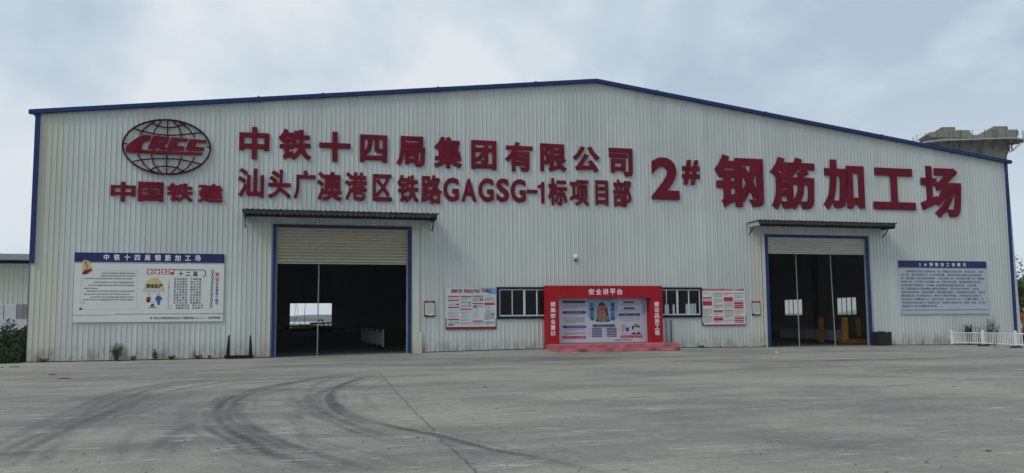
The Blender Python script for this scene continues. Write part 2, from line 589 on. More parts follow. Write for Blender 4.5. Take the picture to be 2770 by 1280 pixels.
TR = [  # (pixel polyline, half width m, strength)
    (S6([(1300, 330), (900, 400), (600, 500), (300, 620), (0, 740)]), .12, .4), (S6([(1700, 330), (1300, 385), (1000, 460), (700, 590), (420, 760), (250, 985)]), .14, .33),
    (S6([(2200, 330), (1800, 400), (1450, 500), (1250, 620), (1180, 760), (1200, 985)]), .16, .28), (S6([(1850, 985), (1700, 860), (1500, 760), (1350, 700), (1250, 560), (1380, 470)]), .13, .28),
    (S6([(0, 560), (500, 470), (900, 400), (1500, 330)]), .3, .25), (S7([(-300, 700), (0, 780), (350, 850), (700, 985)]), .13, .35),
    (S7([(400, 300), (250, 420), (300, 540), (600, 650), (1100, 740)]), .13, .25),
    (S6([(1900, 300), (1400, 370), (1100, 440), (800, 540), (500, 660), (200, 800), (-100, 960)]), .09, .45),
    (S6([(2570, 300), (2300, 345), (2000, 395), (1760, 455), (1610, 520), (1590, 590), (1680, 670), (1820, 745), (2000, 800)]), .07, .55),
    (S7([(300, 262), (100, 300), (-80, 345), (-150, 400), (-175, 470), (-120, 560), (30, 650), (250, 720), (500, 770)]), .08, .5),
    (S6([(1000, 640), (900, 740), (850, 860), (830, 985)]), .14, .28),
    (S6([(1980, 560), (2060, 640), (2120, 740), (2200, 830)]), .05, .4), (S6([(2040, 560), (2110, 650), (2170, 740), (2240, 800)]), .05, .35),
    (S7([(1150, 600), (1500, 640), (1900, 700), (2400, 740)]), .12, .3), (S7([(1000, 520), (1500, 560), (2100, 610)]), .25, .25),
    (S8([(300, 420), (900, 470), (1500, 500), (2200, 560)]), .2, .25), (S8([(800, 560), (1400, 600), (2100, 690), (2576, 720)]), .15, .25),
    (S8([(0, 300), (700, 250), (1400, 235), (2300, 250)]), .2, .35),
    (S6([(1560, 322), (1250, 345), (1050, 380), (850, 430), (680, 500), (590, 570), (430, 640), (220, 730), (0, 820), (-200, 900)]), .30, .55),
    (S6([(1450, 330), (1100, 390), (950, 440), (820, 520), (560, 620), (380, 700), (250, 770), (100, 890), (-50, 985)]), .26, .6),
    (S6([(1800, 345), (1400, 400), (1150, 470), (850, 570), (600, 660)]), .30, .35),
    (S6([(2570, 268), (2380, 290), (2150, 330), (1900, 370), (1700, 420), (1560, 480), (1500, 550), (1520, 620), (1600, 690), (1750, 760), (1850, 830), (1960, 870), (2200, 930), (2400, 985), (2600, 1040)]), .22, .95),
    (S6([(2300, 318), (2100, 340), (1850, 400), (1680, 460), (1640, 530), (1680, 600), (1780, 680), (1900, 740), (2050, 800), (2300, 880), (2576, 960), (2800, 1030)]), .16, .75),
    (S6([(1580, 640), (1720, 740), (1830, 810), (1990, 850), (2200, 900), (2450, 965)]), .30, .45),
    (S6([(2700, 312), (2530, 330), (2350, 380), (2220, 430), (2190, 480), (2260, 560), (2400, 625), (2576, 690), (2750, 740), (2950, 775)]), .24, .8),
    (S7([(345, 290), (200, 320), (80, 360), (5, 420), (5, 480), (100, 560), (250, 620), (450, 665), (700, 712), (900, 765), (1100, 815), (1350, 860), (1600, 912), (1900, 979), (2100, 1020)]), .12, .95),
    (S7([(60, 385), (-20, 430), (-22, 490), (60, 560), (230, 635), (430, 690)]), .07, .8),
    (S7([(-50, 860), (150, 920), (400, 985)]), .22, .6),
    (S6([(1420, 600), (1250, 690), (1130, 780), (1060, 880), (1030, 985)]), .17, .6),
    (S6([(1380, 640), (1220, 760), (1130, 860)]), .25, .3),
    (S6([(1990, 370), (2040, 430), (2080, 500), (2110, 580), (2000, 680)]), .22, .35),
    (S6([(2010, 600), (2080, 680), (2150, 790)]), .10, .3),
    (S7([(750, 745), (900, 800), (1050, 870), (1300, 960)]), .22, .4),
    (S7([(350, 200), (900, 205), (1300, 190), (1800, 183), (2576, 180)]), 2.0, .62), (S7([(600, 185), (1300, 178), (1900, 172), (2576, 168)]), .5, .6),
    (S7([(0, 215), (300, 222), (700, 232), (1200, 215)]), .35, .4),
    (S8([(0, 195), (500, 205), (1000, 200), (1500, 190), (2000, 180)]), .8, .55),
    (S8([(900, 280), (1500, 300), (2000, 320), (2576, 330)]), .5, .3),
    (S8([(1500, 215), (2000, 235), (2576, 262)]), .18, .45),
    (S8([(0, 600), (600, 680), (1200, 770), (2000, 800)]), .4, .3),
    (S7([(1300, 560), (1800, 540), (2576, 600)]), .6, .3),
    (S6([(0, 350), (600, 325), (1200, 285), (1900, 240), (2500, 210)]), .35, .4),
    (S6([(0, 380), (500, 350), (1100, 300)]), .15, .35),
]


def yard():
    X = axis((-120, -30, 6), (-30, -8, .25), (-8, 24, .045), (24, 60, .2), (60, 150, 6))
    Y = axis((-90, -36, 4), (-36, -4, .05), (-4, .6, .1), (.6, 8, .4), (8, 87, 4))
    XX, YY = np.meshgrid(X, Y)
    n = XX.size
    Z = gz(XX, YY)
    P = np.stack([XX.ravel(), YY.ravel()], 1)
    track_hall_shade = np.zeros(n); rs = np.random.RandomState(3)
    # wobble of the distances so that edges stay ragged
    for pts, hw, st in TR:
        g = [ground_pt(*p)[:2] for p in pts]
        # Catmull-Rom smoothing
        q = []
        for i in range(len(g) - 1):
            p0, p1, p2, p3 = g[max(i - 1, 0)], g[i], g[i + 1], g[min(i + 2, len(g) - 1)]
            for k in range(6):
                u = k / 6.
                q.append([.5 * (2 * p1[j] + (p2[j] - p0[j]) * u + (2 * p0[j] - 5 * p1[j] + 4 * p2[j] - p3[j]) * u * u + (3 * p1[j] - p0[j] - 3 * p2[j] + p3[j]) * u ** 3) for j in (0, 1)])
        q.append(g[-1]); q = np.array(q)
        pad = hw * 2.6
        sel = np.where((P[:, 0] > q[:, 0].min() - pad) & (P[:, 0] < q[:, 0].max() + pad) & (P[:, 1] > q[:, 1].min() - pad) & (P[:, 1] < q[:, 1].max() + pad))[0]
        pp = P[sel]; best = np.full(len(sel), 1e9); sgn = np.zeros(len(sel)); along = np.zeros(len(sel)); acc = 0
        for a, b in zip(q[:-1], q[1:]):
            ab = b - a; ll = (ab ** 2).sum()
            if ll < 1e-9: continue
            l = math.sqrt(ll)
            tt = np.clip(((pp - a) @ ab) / ll, 0, 1)
            dv = pp - a - tt[:, None] * ab
            d = np.sqrt((dv ** 2).sum(1)); m = d < best
            best[m] = d[m]; sgn[m] = ((ab[0] * dv[:, 1] - ab[1] * dv[:, 0]) / l)[m]; along[m] = (acc + tt * l)[m]
            acc += l
        wob = 1 + .22 * np.sin(along * .9 + hw * 30) + .12 * np.sin(along * 2.7)
        prof = np.clip((1.25 - best / (hw * wob)) * (2.2 if hw < .5 else 1.0), 0, 1)
        prof = prof * prof * (3 - 2 * prof)
        if hw < .5:   # tread lines
            prof *= .64 + .36 * np.cos(sgn / .14 * 2 * PI * .5 + .8 * np.sin(along * .35))
            side = np.exp(-((best - hw * 2.1) / .035) ** 2) * .35      # thin outer scuff line
            prof = np.maximum(prof, side * (np.sin(along * 1.7 + hw * 9) > -.3))
        prof *= np.clip(.78 + .22 * np.sin(along * 1.1 + hw * 40) + .1 * np.sin(along * 2.9), 0, 1)
        ends = np.clip(np.minimum(along, acc - along) / max(1.5, hw * 3), 0.0, 1)
        prof *= st * ends
        track_hall_shade[sel] = 1 - (1 - track_hall_shade[sel]) * (1 - np.clip(prof, 0, 1))
    xx, yy = P[:, 0], P[:, 1]
    dust = np.clip(1 - (-yy) / (2.6 + .8 * np.sin(xx * .45)), 0, 1) * (yy < .2)
    right = np.clip((xx - 30) / 16, 0, 1) * np.clip(1 - (-yy - 1) / 9, 0, 1)
    leftp = np.clip((6 - xx) / 8, 0, 1) * np.clip(1 - (-yy) / 9, 0, 1) * .6
    blob = np.exp(-((xx - 12.0) ** 2 / 5 + (yy + 25.5) ** 2 / 3)) * .4
    inroad = ((xx > 9.3) & (xx < 16)) | ((xx > 34.4) & (xx < 41))
    dust = np.clip(np.where(inroad, dust * .35, dust) * .8 + right * .35 + leftp + blob, 0, 1) * (yy < .05)
    # inside the hall the unlit gloom is put into the floor colour
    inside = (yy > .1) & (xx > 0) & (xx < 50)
    track_hall_shade = np.where(inside, .75, track_hall_shade)
    nx, ny = len(X), len(Y)
    idx = np.arange(n).reshape(ny, nx)
    quads = np.stack([idx[:-1, :-1], idx[:-1, 1:], idx[1:, 1:], idx[1:, :-1]], -1).reshape(-1, 4)
    me = bpy.data.meshes.new('yard')
    me.vertices.add(n); me.vertices.foreach_set('co', np.stack([xx, yy, Z.ravel()], 1).ravel())
    nf = len(quads)
    me.loops.add(nf * 4); me.loops.foreach_set('vertex_index', quads.ravel().astype(np.int32))
    me.polygons.add(nf); me.polygons.foreach_set('loop_start', np.arange(0, nf * 4, 4, dtype=np.int32))
    me.polygons.foreach_set('use_smooth', np.ones(nf, bool))
    me.update(calc_edges=True)
    for nm, a in (('track_hall_shade', track_hall_shade), ('dust', dust)):
        at = me.attributes.new(nm, 'FLOAT', 'POINT'); at.data.foreach_set('value', a.astype(np.float32))
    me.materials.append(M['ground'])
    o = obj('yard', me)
    return tag(o, 'grey concrete yard with dark curved tyre tracks', kind='structure')


yard_o = yard()
terr = MB()
for (x0, y0, x1, y1) in ((-4000, 86.9, 4000, 5000), (-4000, -4000, 4000, -89.9), (-4000, -89.9, -119.9, 86.9), (149.9, -89.9, 4000, 86.9)):
    terr.face([(x0, y0, -.12), (x1, y0, -.12), (x1, y1, -.12), (x0, y1, -.12)])
tag(terr.build('terrain', M['terrain'], fix=False), 'green scrubland beyond the yard', kind='structure')
# wooded hills on the horizon
hb = MB(); rs = random.Random(5)
for dist, hh, seed in ((1500, 10.5, 1), (900, 4.6, 9)):
    rr = random.Random(seed); a0 = -80
    prev = None; ph = [rr.uniform(0, 6) for _ in range(6)]
    for i in range(241):
        a = math.radians(-100 + i * 200 / 240)
        h = hh * (.62 + .22 * math.sin(a * 9 + ph[0]) + .14 * math.sin(a * 23 + ph[1]) + .07 * math.sin(a * 61 + ph[2]) + .12 * rr.random())
        c, s_ = math.sin(a), math.cos(a)
        row = [(CAM.x + c * (dist - 140), CAM.y + s_ * (dist - 140), -1), (CAM.x + c * (dist - 60), CAM.y + s_ * (dist - 60), h * .7), (CAM.x + c * dist, CAM.y + s_ * dist, h), (CAM.x + c * (dist + 300), CAM.y + s_ * (dist + 300), -1)]
        if prev:
            for k in range(3): hb.face([prev[k], row[k], row[k + 1], prev[k + 1]])
        prev = row
tag(hb.build('hills', M['hill'], fix=False), 'low wooded hills on the horizon', kind='structure')

# joint / crack across the yard
cp = S7([(325, 275), (350, 305), (392, 352), (430, 398), (478, 448), (520, 492), (552, 530), (590, 572), (640, 620), (690, 670), (722, 712), (760, 752), (812, 790), (860, 830), (893, 868), (930, 902), (965, 940), (1010, 982), (1080, 1040)])
ck = MB(); prev = None; rr = random.Random(2)
gp = [ground_pt(*p) for p in cp]
pts = []
for a, b in zip(gp[:-1], gp[1:]):
    for k in range(7):
        u = k / 7.
        pts.append((a[0] + (b[0] - a[0]) * u + rr.gauss(0, .014), a[1] + (b[1] - a[1]) * u + rr.gauss(0, .014)))
for i, p in enumerate(pts):
    a = pts[max(i - 1, 0)]; b = pts[min(i + 1, len(pts) - 1)]
    d = Vector((b[0] - a[0], b[1] - a[1])).normalized(); nrm_ = Vector((-d.y, d.x)); wd = abs(rr.gauss(.006, .006)) + .002
    row = [(p[0] + nrm_.x * wd * s_, p[1] + nrm_.y * wd * s_, float(gz(p[0], p[1])) + .004) for s_ in (-1, 1)]
    if prev: ck.face([prev[0], prev[1], row[1], row[0]])
    prev = row
ck_o = ck.build('crack', M['crack'], yard_o, fix=False)

# ------------------------------------------------------------------ the workshop
HALL = empty('workshop', (25, 0, 0))
HALL.location = (0, 0, 0)
tag(HALL, 'wide white gabled steel workshop with blue trim and two open roller doors', 'building')
RX, RZ, EZ0, EZ1 = 24.97, 13.30, 10.33, 10.25
W, D = 50.0, 85.0


def roof_z(x):
    return EZ0 + (RZ - EZ0) * x / RX if x < RX else EZ1 + (RZ - EZ1) * (W - x) / (W - RX)


d1 = (*[plane_pt(736, 606.5)[0], plane_pt(1109.5, 612)[0]], 5.84, plane_pt(744, 710)[1])     # x0,x1,top,shutter bottom
d2 = (plane_pt(2076, 633)[0], plane_pt(2352, 640)[0], 5.83, plane_pt(2210, 685)[1])
DOORS = [(9.62, 15.78, 5.84, d1[3]), (34.17, 40.43, 5.83, d2[3])]
WINS = [(19.84, 22.52, 1.57, 3.07), (27.80, 30.48, 1.57, 3.07)]
OPEN = [(a + .02, b - .02, -1, c - .02) for a, b, c, _ in DOORS] + [(a + .04, b - .04, z0 + .04, z1 - .04) for a, b, z0, z1 in WINS]

PITCH = W / 240
PROF = [(0, 0), (.150, 0), (.164, -.030), (.192, -.030), (.20833, 0)]


def zcuts(xm):
    iv = [(float(np.interp(xm, GX, GZ)) + .035, roof_z(xm) - .02)]
    for a, b, z0, z1 in OPEN:
        if a < xm < b:
            new = []
            for p, q in iv:
                if z0 > p: new.append((p, min(q, z0)))
                if z1 < q: new.append((max(p, z1), q))
            iv = [t for t in new if t[1] - t[0] > .01]
    return iv


rng_ = random.Random(11)
for pi in range(60):
    xs = []
    for k in range(4):
        x0 = (pi * 4 + k) * PITCH
        xs += [(x0 + a, y) for a, y in PROF[:-1]]
    xs.append(((pi + 1) * 4 * PITCH, 0))
    for a, b, _, _ in OPEN:
        for e_ in (a, b):
            if xs[0][0] < e_ < xs[-1][0] and all(abs(e_ - q[0]) > 1e-3 for q in xs):
                i = max(k for k in range(len(xs)) if xs[k][0] < e_)
                u = (e_ - xs[i][0]) / (xs[i + 1][0] - xs[i][0])
                xs.insert(i + 1, (e_, xs[i][1] + u * (xs[i + 1][1] - xs[i][1])))
    mb = MB(); cm = MB()
    xm = (pi + .5) * 4 * PITCH
    full_cream = xm < .8
    part_cream = DOORS[0][0] - .8 < xm < DOORS[0][0] or DOORS[1][0] - .5 < xm < DOORS[1][0]
    oy = rng_.uniform(-.004, .004)
    lo = float(gz(xs[0][0], 0))
    for (xa, ya), (xb, yb) in zip(xs[:-1], xs[1:]):
        for z0, z1 in zcuts((xa + xb) / 2):
            za0 = z0; zb0 = z0; za1 = z1; zb1 = z1
            if z1 > 9: za1 = roof_z(xa) - .02; zb1 = roof_z(xb) - .02
            if pi == 1 and xa < 1.14:
                cm.face([(xa, ya + oy, za0), (xb, yb + oy, zb0), (xb, yb + oy, zb1), (xa, ya + oy, za1)]); continue
            if part_cream and z0 < 6.1 < z1:
                cm.face([(xa, ya + oy, za0), (xb, yb + oy, zb0), (xb, yb + oy, 6.1), (xa, ya + oy, 6.1)])
                za0 = zb0 = 6.1
            mb.face([(xa, ya + oy, za0), (xb, yb + oy, zb0), (xb, yb + oy, zb1), (xa, ya + oy, za1)])
    o = mb.build('cladding_panel', M['cream' if full_cream else 'clad'], HALL, fix=False)
    if full_cream: tag(o, 'cream tinted cladding sheet')
    if cm.v: tag(cm.build('cladding_panel', M['cream'], HALL, fix=False), 'cream tinted cladding sheet')

# foot flashing strips beside doors
for (x0, x1, h) in ((15.80, 16.16, 5.7), (33.98, 34.16, 5.75)):
    MB().box(x0, -.055, .03, x1, -.045, h).build('jamb_flashing', M['cream'], HALL)
MB().box(16.14, -.10, .02, 16.26, -.052, 1.0).build('jamb_flashing', M['cream'], HALL)

# blue gable trim in lengths, roof sheets, corner trims
TH, TD = .15, .22


def trim(xa, xb, name='roof_trim'):
    m = MB(); pts = []
    za, zb = roof_z(xa), roof_z(xb)
    m.v += [(xa, -TD, za - .075), (xb, -TD, zb - .075), (xb, .02, zb - .075), (xa, .02, za - .075),
            (xa, -TD, za + .095), (xb, -TD, zb + .095), (xb, .02, zb + .095), (xa, .02, za + .095)]
    for q in ((0, 3, 2, 1), (4, 5, 6, 7), (0, 1, 5, 4), (1, 2, 6, 5), (2, 3, 7, 6), (3, 0, 4, 7)): m.f.append(q)
    return m.build(name, M['blue'], HALL)


cuts = [-.26, 4.3, 8.9, 11.7, 17.0, RX]
for a, b in zip(cuts[:-1], cuts[1:]): trim(a, b - .006)
cuts = [RX, 28.2, 34.4, 41.5, 46.2, 50.16]
for a, b in zip(cuts[:-1], cuts[1:]): trim(a + .006, b)
for x in (8.9, 11.7, 17.0, 21.8, 28.2, 34.4, 41.5, 46.2):   # screwed joint covers
    z = roof_z(x); MB().box(x - .05, -TD - .02, z - .10, x + .05, .01, z + .12).build('trim_joint', M['blue'], HALL)
MB().box(-.02, -.14, 4.02, .16, .1, 10.24).build('corner_trim', M['blue'], HALL)
MB().box(-.02, -.02, -.05, .0, .3, 4.02).build('corner_edge', M['steel_dark'], HALL)
MB().box(49.76, -.12, .55, 49.92, .0, 10.17).build('corner_trim', M['blue'], HALL)
m = MB(); m.v += [(49.921, -.06, 10.1), (49.96, -.06, 10.1), (50.24, -.06, -.1), (49.921, -.06, -.1)]
m.v += [(x, .1, z) for x, _, z in m.v]
for q in ((0, 1, 2, 3), (7, 6, 5, 4), (0, 4, 5, 1), (1, 5, 6, 2), (2, 6, 7, 3), (3, 7, 4, 0)): m.f.append(q)
m.build('corner_flashing', M['clad'], HALL)
# roof and rest of the shell
for xa, xb in ((-.25, RX), (RX, 50.15)):
    m = MB(); za, zb = roof_z(xa) + .02, roof_z(xb) + .02
    m.v += [(xa, .03, za), (xb, .03, zb), (xb, D + .2, zb), (xa, D + .2, za), (xa, .03, za + .05), (xb, .03, zb + .05), (xb, D + .2, zb + .05), (xa, D + .2, za + .05)]
    for q in ((0, 3, 2, 1), (4, 5, 6, 7), (0, 1, 5, 4), (1, 2, 6, 5), (2, 3, 7, 6), (3, 0, 4, 7)): m.f.append(q)
    m.build('roof', M['roofing'], HALL)


def holed_wall(name, mk, fixed, lo, hi, ztop, holes, material, axis_='y'):
    """wall in a plane with rectangular holes: grid of cells minus the holes"""
    us = sorted({lo, hi} | {h[0] for h in holes} | {h[1] for h in holes})
    if axis_ == 'x' and RX not in us: us = sorted(us + [RX])
    m = MB()
    for a, b in zip(us[:-1], us[1:]):
        c = (a + b) / 2
        hs = [h for h in holes if h[0] <= c <= h[1]]
        zt = (lambda u: roof_z(u) - .02) if axis_ == 'x' else (lambda u: ztop)
        segs = [(-.3, None)]
        if hs:
            segs = ([(-.3, hs[0][2])] if hs[0][2] > -.3 else []) + [(hs[0][3], None)]
        for z0, z1 in segs:
            for t in (0., .06):
                pa = [(a, z0), (b, z0), (b, zt(b) if z1 is None else z1), (a, zt(a) if z1 is None else z1)]
                m.face([(p[0], fixed + t * mk, p[1]) if axis_ == 'x' else (fixed + t * mk, p[0], p[1]) for p in pa])
    return m.build(name, material, HALL, fix=False)


SIDEW = [(8.2, 10.8), (13.9, 16.15)] + [(a, a + 2.5) for a in (20.5, 26.5, 32.5, 38.1, 42.9, 50.5, 56.5, 62.5, 68.5, 74.5)]
SIDEW[0] = (7.7, 10.1)
wy = []
wy_holes = [(a, b, 1.62, 2.95) for a, b in SIDEW]
holed_wall('side_wall', 1, W + .0, .1, D, EZ1 - .02, wy_holes, M['clad'], 'y')
holed_wall('side_wall', -1, .02, .1, D, EZ0 - .02, [], M['clad'], 'y')
holed_wall('rear_wall', 1, D, 0, W, 0, [(12.64, 18.27, -.3, 3.86)], M['clad'], 'x')


def window(x0, x1, z0, z1, kind, mullions, yoff=0.0, rot=None, loc=None):
    wn = empty('window', loc or (0, 0, 0), rot or 0, HALL)
    bt = .10
    if kind == 'front':
        fm = MB().box(x0, -.09, z0, x1, .02, z0 + bt + .02).box(x0, -.09, z1 - bt, x1, .02, z1)
        fm.box(x0, -.088, z0 + bt + .02, x0 + bt, .02, z1 - bt).box(x1 - bt, -.088, z0 + bt + .02, x1, .02, z1 - bt)
        fm.build('frame', M['navy_frame'], wn)
        a, b, c, d = x0 + bt, x1 - bt, z0 + bt + .02, z1 - bt
    else:
        a, b, c, d = x0, x1, z0, z1
    edges = [a] + [a + (b - a) * t for t in mullions] + [b]
    for i in range(4):
        xa, xb = edges[i], edges[i + 1]
        wl = .05 if i in (0, 2) else .025
        wr = .05 if i in (1, 3) else .025
        yy = -.05 if i in (0, 3) else -.032
        if kind != 'front': wl = wr = .04
        s_ = MB().box(xa, yy, c, xa + wl, yy + .03, d).box(xb - wr, yy, c, xb, yy + .03, d)
        s_.box(xa + wl, yy, c, xb - wr, yy + .03, c + .06).box(xa + wl, yy, d - .05, xb - wr, yy + .03, d)
        s_.build('sash', M['wframe'], wn)
        MB().face([(xa + wl, yy + .015, c + .06), (xb - wr, yy + .015, c + .06), (xb - wr, yy + .015, d - .05), (xa + wl, yy + .015, d - .05)]).build('pane', M['glass' if kind == 'front' else 'dusty'], wn, fix=False)
    return wn


window(*WINS[0], 'front', (.26, .50, .75))
window(*WINS[1], 'front', (.26, .50, .75))
for i, (a, b) in enumerate(SIDEW):
    # seen only from inside through the doors; local x runs along the wall
    window(0, b - a, 1.62, 2.95, 'side', (.25, .5, .75), rot=PI / 2, loc=(W + .03, a, 0))


def door(x0, x1, ztop, zsh, poles, smat):
    fr = empty('door_frame', (0, 0, 0), 0, HALL)
    g0, g1 = float(gz(x0, 0)), float(gz(x1, 0))
    fw = .15
    MB().box(x0, -.10, g0, x0 + fw, .12, ztop).build('jamb', M['blue'], fr)
    MB().box(x1 - fw, -.10, g1, x1, .12, ztop).build('jamb', M['blue'], fr)
    MB().box(x0 + fw, -.098, ztop - .095, x1 - fw, .12, ztop).build('lintel', M['blue'], fr)
    MB().box(x0 + fw, .0, g0, x0 + fw + .06, .10, ztop - .12).build('guide_rail', M['steel_grey'], fr)
    MB().box(x1 - fw - .06, .0, g1, x1 - fw, .10, ztop - .12).build('guide_rail', M['steel_grey'], fr)
    sh = empty('roller_shutter', (0, .07, 0), 0, HALL)
    a, b = x0 + fw + .02, x1 - fw - .02
    pitch = .142
    n = int(round((ztop - .12 - zsh) / pitch)); pitch = (ztop - .12 - zsh) / n
    m = MB(); prof = []
    for k in range(7):
        u = k / 6.; prof.append((-.062 * math.sin(PI * u) ** .7 if 0 < u < 1 else 0.0, .012 + u * (pitch - .024)))
    prof = [(0, 0)] + prof + [(0, pitch)]
    for (y0, z0), (y1, z1) in zip(prof[:-1], prof[1:]):
        m.face([(a, y0, z0), (b, y0, z0), (b, y1, z1), (a, y1, z1)])
    me = m.mesh('slat', smat, fix=False)
    for k in range(n):
        obj('slat', me, sh, (0, random.uniform(-.003, .003), zsh + k * pitch))
    MB().box(a, -.03, zsh - .05, b, .03, zsh - .002).build('bottom_bar', smat, sh)
    for (pt, pb) in poles:
        xt, zt = plane_pt(*pt, .16); xb, zb = plane_pt(*pb, .16)
        p = MB().bar((xt, .16, zsh + .05), (xb, .16, float(gz(xb, 0)) + .01), .026, 8)
        p.build('guide_post', M['steel_grey'], HALL)


door(*DOORS[0], [((863, 712), (858, 959))], M['shutter'])
door(*DOORS[1], [((2152, 686), (2163, 939)), ((2245, 688), (2260, 935))], M['shutter_pale'])


def canopy(x0, x1, zw, depth, drop, pale_left):
    c = empty('canopy', (0, 0, 0), 0, HALL)
    m = MB(); n = int((x1 - x0) / .235); pr = []
    for k in range(n + 1):
        xx = x0 + (x1 - x0) * k / n
        pr += [(xx, 0), (xx + .15, 0), (xx + .175, .035), (xx + .21, .035)] if k < n else [(xx, 0)]
    for (xa, za), (xb, zb) in zip(pr[:-1], pr[1:]):
        if xb <= xa: continue
        jag = random.uniform(-.03, .03)
        m.face([(xa, -depth + jag, zw - drop + za), (xb, -depth + jag, zw - drop + zb), (xb, -.05, zw + zb), (xa, -.05, zw + za)])
        m.face([(xa, -depth + jag, zw - drop + za - .012), (xb, -depth + jag, zw - drop + zb - .012), (xb, -.05, zw + zb - .012), (xa, -.05, zw + za - .012)])
    m.build('canopy_sheet', M['canopy'], c, fix=False)
    MB().box(x0 + .1, -depth + .04, zw - drop - .16, x1 - .1, -depth + .10, zw - drop - .016).build('edge_beam', M['steel_dark'], c)
    MB().box(x0 + .1, -.11, zw - .15, x1 - .1, -.045, zw - .016).build('wall_beam', M['steel_dark'], c)
    for i, x in enumerate((x0 + .08, x1 - .16)):
        hot = pale_left and i == 0
        b = MB().box(x, -depth + .1, zw - drop - .27, x + .09, -.05, zw - drop - .02)
        b.build('bracket', M['galv' if hot else 'steel_dark'], c)
        MB().bar((x + .05, -.06, zw - .62), (x + .05, -depth * .45, zw - .26), .03, 6).build('brace', M['steel_dark'], c)
    return c


cz1 = plane_pt(920, 572, -1.25)[1]
canopy(plane_pt(654, 570, -1.25)[0], plane_pt(1188, 576, -1.25)[0], cz1 - .03, 1.25, -.04, False)
xl = plane_pt(2050, 597, -1.15)[0]
canopy(xl, plane_pt(2428, 604, -1.15)[0], plane_pt(2240, 600, -1.15)[1] - .03, 1.15, -.04, True)
MB().box(34.2, -.052, 5.86, 40.45, -.04, 5.93).build('drip_flashing', M['clad'], HALL)

# steel portal frames inside
for y in (6, 12, 18, 24.5, 31, 37, 43, 49, 55, 61, 67, 73, 79):
    for x in (.25, 49.55):
        MB().box(x, y, -.1, x + .2, y + .35, roof_z(x) - .3).build('column', M['steel_dark'], HALL)
for y in (12, 24.5, 37, 49, 61, 73):
    for xa, xb in ((.3, RX), (RX, 49.7)):
        MB().bar((xa, y + .1, roof_z(xa) - .35), (xb, y + .1, roof_z(xb) - .35), .16, 4).build('rafter', M['steel_dark'], HALL)
for x in (17.4, 19.0, 31.3, 33.2, 42.6, 44.0, 25.0, 5.0):
    MB().box(x, .12, -.1, x + .12, .3, roof_z(x) - .2).build('column', M['steel_dark'], HALL)

# ------------------------------------------------------------------ lettering
_g = {}


def glyph(ch, bold=0.0, depth=0.0, res=2):
    key = (ch, bold, depth, res)
    if key in _g: return _g[key]
    cu = bpy.data.curves.new('glyph', 'FONT')
    cu.body = ch; cu.size = 1.0; cu.resolution_u = res
    if bold or depth:
        cu.extrude = .5; cu.bevel_depth = max(bold, .002); cu.bevel_resolution = 0; cu.fill_mode = 'BOTH'
    else:
        cu.fill_mode = 'FRONT'
    o = bpy.data.objects.new('glyph', cu); COL.objects.link(o)
    bpy.context.view_layer.update()
    dg = bpy.context.evaluated_depsgraph_get()
    me = bpy.data.meshes.new_from_object(o.evaluated_get(dg))
    v = np.array([tuple(q.co) for q in me.vertices]) if len(me.vertices) else np.zeros((0, 3))
    f = [tuple(p.vertices) for p in me.polygons]
    if (bold or depth) and len(v):
        # front fill and the narrow band that thickens the strokes lie almost in one plane
        z = v[:, 2].copy(); d = max(depth, .0012)
        lev = np.where(z > .5001, 3, np.where(z > 0, 2, np.where(z > -.5001, 1, 0)))
        v[:, 2] = np.choose(lev, [-depth, -depth, d - (.004 if depth else .0008), d])
        keep = [i for i, q in enumerate(f) if not all(lev[k] <= 1 for k in q) and (depth or all(lev[k] >= 2 for k in q))]
        front = [all(lev[k] >= 2 for k in f[i]) for i in keep]
        f = [f[i] for i in keep]; nz = front
    else:
        nz = [True] * len(f)
    bpy.data.objects.remove(o); bpy.data.curves.remove(cu); bpy.data.meshes.remove(me)
    _g[key] = (v, f, nz)
    return _g[key]


def put_glyph(mb, ch, x0, x1, z0, z1, y, bold=0., depth=0., fit=True, mats=None):
    """glyph stretched to fill the box x0..x1, z0..z1 standing in the plane y"""
    v, f, nz = glyph(ch, bold, depth, 5 if depth else 2)
    if not len(v): return
    if fit:
        mn, mx = v.min(0), v.max(0)
        sx = (x1 - x0) / max(mx[0] - mn[0], 1e-6); sz = (z1 - z0) / max(mx[1] - mn[1], 1e-6)
        X = x0 + (v[:, 0] - mn[0]) * sx; Z = z0 + (v[:, 1] - mn[1]) * sz
    else:   # em box
        adv = 1.0
        sx = (x1 - x0) / adv; sz = (z1 - z0)
        mn, mx = v.min(0), v.max(0)
        off = (adv - (mx[0] - mn[0])) / 2 - mn[0] if ord(ch) < 0x2000 else 0
        X = x0 + (v[:, 0] + off) * sx; Z = z0 + (v[:, 1] + .12) * sz
    n = len(mb.v)
    mb.v += [(a, y - c, b) for a, b, c in zip(X, Z, v[:, 2])]
    mb.f += [tuple(n + i for i in q) for q in f]
    if mats is not None: mats += [0 if k else 1 for k in nz]


